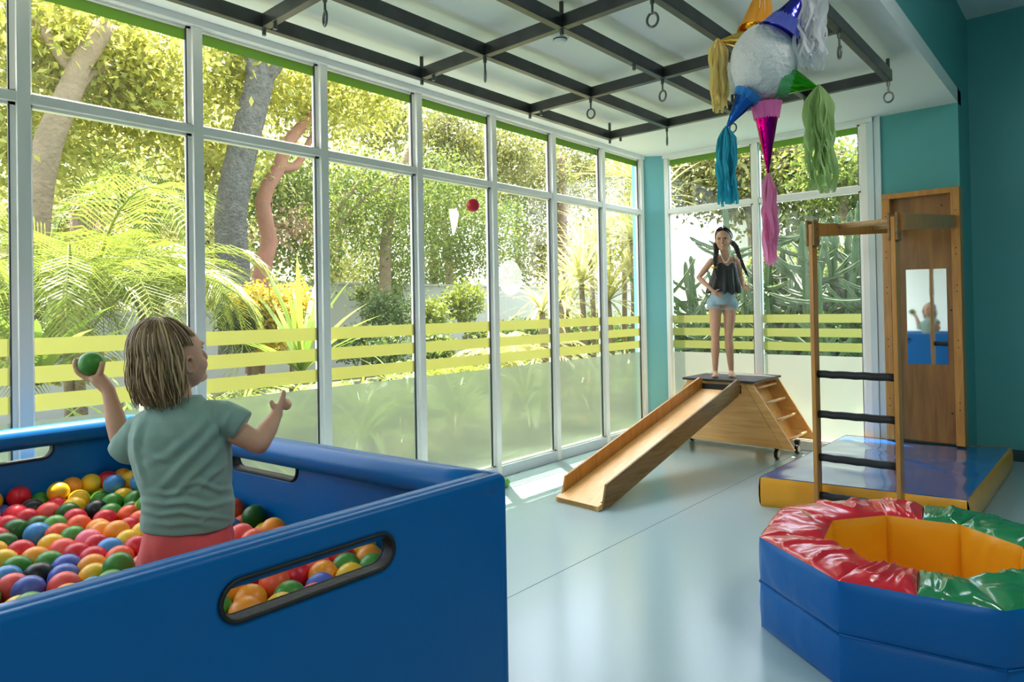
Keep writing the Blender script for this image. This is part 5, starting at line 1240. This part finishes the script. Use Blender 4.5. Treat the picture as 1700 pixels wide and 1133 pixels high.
def braid(pts, r0, nm):
    m = MB(); P = [Vector(p) for p in pts]; n = 60
    def pos(t): t = min(.999, t)*(len(P)-1); k = int(t); return P[k].lerp(P[k+1], t-k)
    for s in range(3):
        Q = []; Rr = []
        for i in range(n+1):
            t = i/n; c = pos(t); r = r0*(1-.55*t); ph = t*26+s*2.094; Q.append(c+R3*math.sin(ph)*r*.75+W3*math.sin(2*ph)*r*.4); Rr.append(r*.62)
        m.tube(Q, Rr, 8)
    e = pos(1); d = (P[-1]-P[-2]).normalized(); m.tube([e, e+d*.02, e+d*.05], [r0*.4, r0*.45, .001], 8)
    o = m.build(nm, ghair, girl, True); MB().lathe([(r0*.5, -.006), (r0*.55, 0), (r0*.5, .006)], e, d, 12).build('hair_tie', M['black'], o, True)
braid([gh-gs*.066-gx_*.005-gu*.035, G.p(1189, 420, -.02), G.p(1187, 432, -.065), G.p(1188, 445, -.085), G.p(1190, 458, -.085)], .0235, 'braid')
braid([gh+gs*.064-gx_*.02-gu*.015, G.p(1222, 410, .02), G.p(1227, 425, .03), G.p(1233, 440, .02), G.p(1239, 453, .0)], .0235, 'braid')
# camisole
cm = MB(); ringloft(cm, [(G.p(1202, 486), R3, W3, .158, .108), (G.p(1202, 478), R3, W3, .150, .105), (G.p(1203, 464), R3, W3, .128, .092), (G.p(1204, 452), R3, W3, .116, .084), (G.p(1204, 444), R3, W3, .108, .078), (G.p(1204.5, 439), R3, W3, .096, .070)], 48, 2.2)
def camf(co, no):
    out = co.copy(); zt = G.p(1204, 441).z; zh = G.p(1202, 486).z
    for i, c in enumerate(co):
        a = math.atan2((c-np.array(G.p(1204, 444)))@np.array(W3), (c-np.array(G.p(1204, 444)))@np.array(R3)); low = max(0, min(1, (zt-c[2])/(zt-zh)))
        out[i] = c+no[i]*low*(.010*math.sin(a*9)+.004*math.sin(a*17+2))
        if c[2] > zt-.03:
            x = (c-np.array(G.p(1204, 444)))@np.array(R3); out[i][2] += -.020*math.exp(-(x/.02)**2)+.012*math.exp(-((abs(x)-.055)/.02)**2)
        if low > .97: out[i][2] += .010*math.sin(a*2+.8)
    return out
blk = pmat('black_satin_cotton', (.010, .012, .013), .5, sheen=.15, bump=(60, .2, 2, .003))
fuse('camisole', cm, blk, girl, .005, 3, camf)
for u0, v0, u1, v1 in ((1193, 441, 1190, 425), (1220, 440, 1217.5, 424)):
    MB().tube([G.p(u0, v0, -.075), G.p((u0+u1)/2, (v0+v1)/2, -.058), G.p(u1, v1, -.03), G.p(u1, v1+1, .03)], .0035, 8).build('shoulder_strap', blk, girl, True)
MB().tube([G.p(1180.5, 443, -.055), G.p(1184, 445, -.078), G.p(1190, 444.5, -.088)], [.010, .014, .012], 10).build('yellow_trim', pmat('yellow_fabric', (.85, .52, .02), .7), girl, True)
# necklace of pearls
nk = MB(); pm_ = pmat('pearl', (.85, .80, .70), .2, coat=.6)
A_, B_, C_ = G.p(1195, 417, -.045), G.p(1205, 436, -.062), G.p(1214, 416, -.045)
for k in range(27):
    t = k/26; p = A_*(1-t)**2+(B_*2-A_*.5-C_*.5)*2*t*(1-t)+C_*t*t; nk.ball(p, .0055, 10, 6)
nk.build('pearl_necklace', pm_, girl, True)
# denim shorts with frayed hems
sh2 = MB(); ringloft(sh2, [(G.p(1200, 506), R3, W3, .112, .092), (G.p(1200, 497), R3, W3, .110, .092), (G.p(1200, 484), R3, W3, .106, .086)], 40, 2.3)
for (u0, v0, u1, v1) in ((1189, 500, 1185, 511), (1211, 500, 1213.5, 513.5)): cap(sh2, [G.p(u0, v0), G.p(u1, v1-7)], [.062, .066], 26)
den = pmat('washed_denim', (.30, .42, .50), .85, var=(14, .35), bump=(240, .3, 2, .002))
def denf(co, no): return co+no*np.array([.004*noise.noise(Vector(c)*26)+.003*abs(noise.noise(Vector(c)*11)) for c in co])[:, None]
do = fuse('denim_shorts', sh2, den, girl, .005, 3, denf)
fr = MB()
for (u1, v1) in ((1185, 511), (1213.5, 513.5)):
    c = G.p(u1, v1)
    for k in range(70):
        a = 2*math.pi*k/70; p = c+R3*.065*math.cos(a)+W3*.066*math.sin(a); fr.tube([p+U3*.014, p+R3*.004*math.cos(a), p-U3*rh.uniform(.004, .014)+R3*.006*math.cos(a)], .0018, 4)
fr.build('frayed_hem', pmat('white_threads', (.55, .60, .62), .9), do)
MB().ball(G.p(1202, 488, -.094), .008, 12, 8).build('button', M['hook'], do, True)
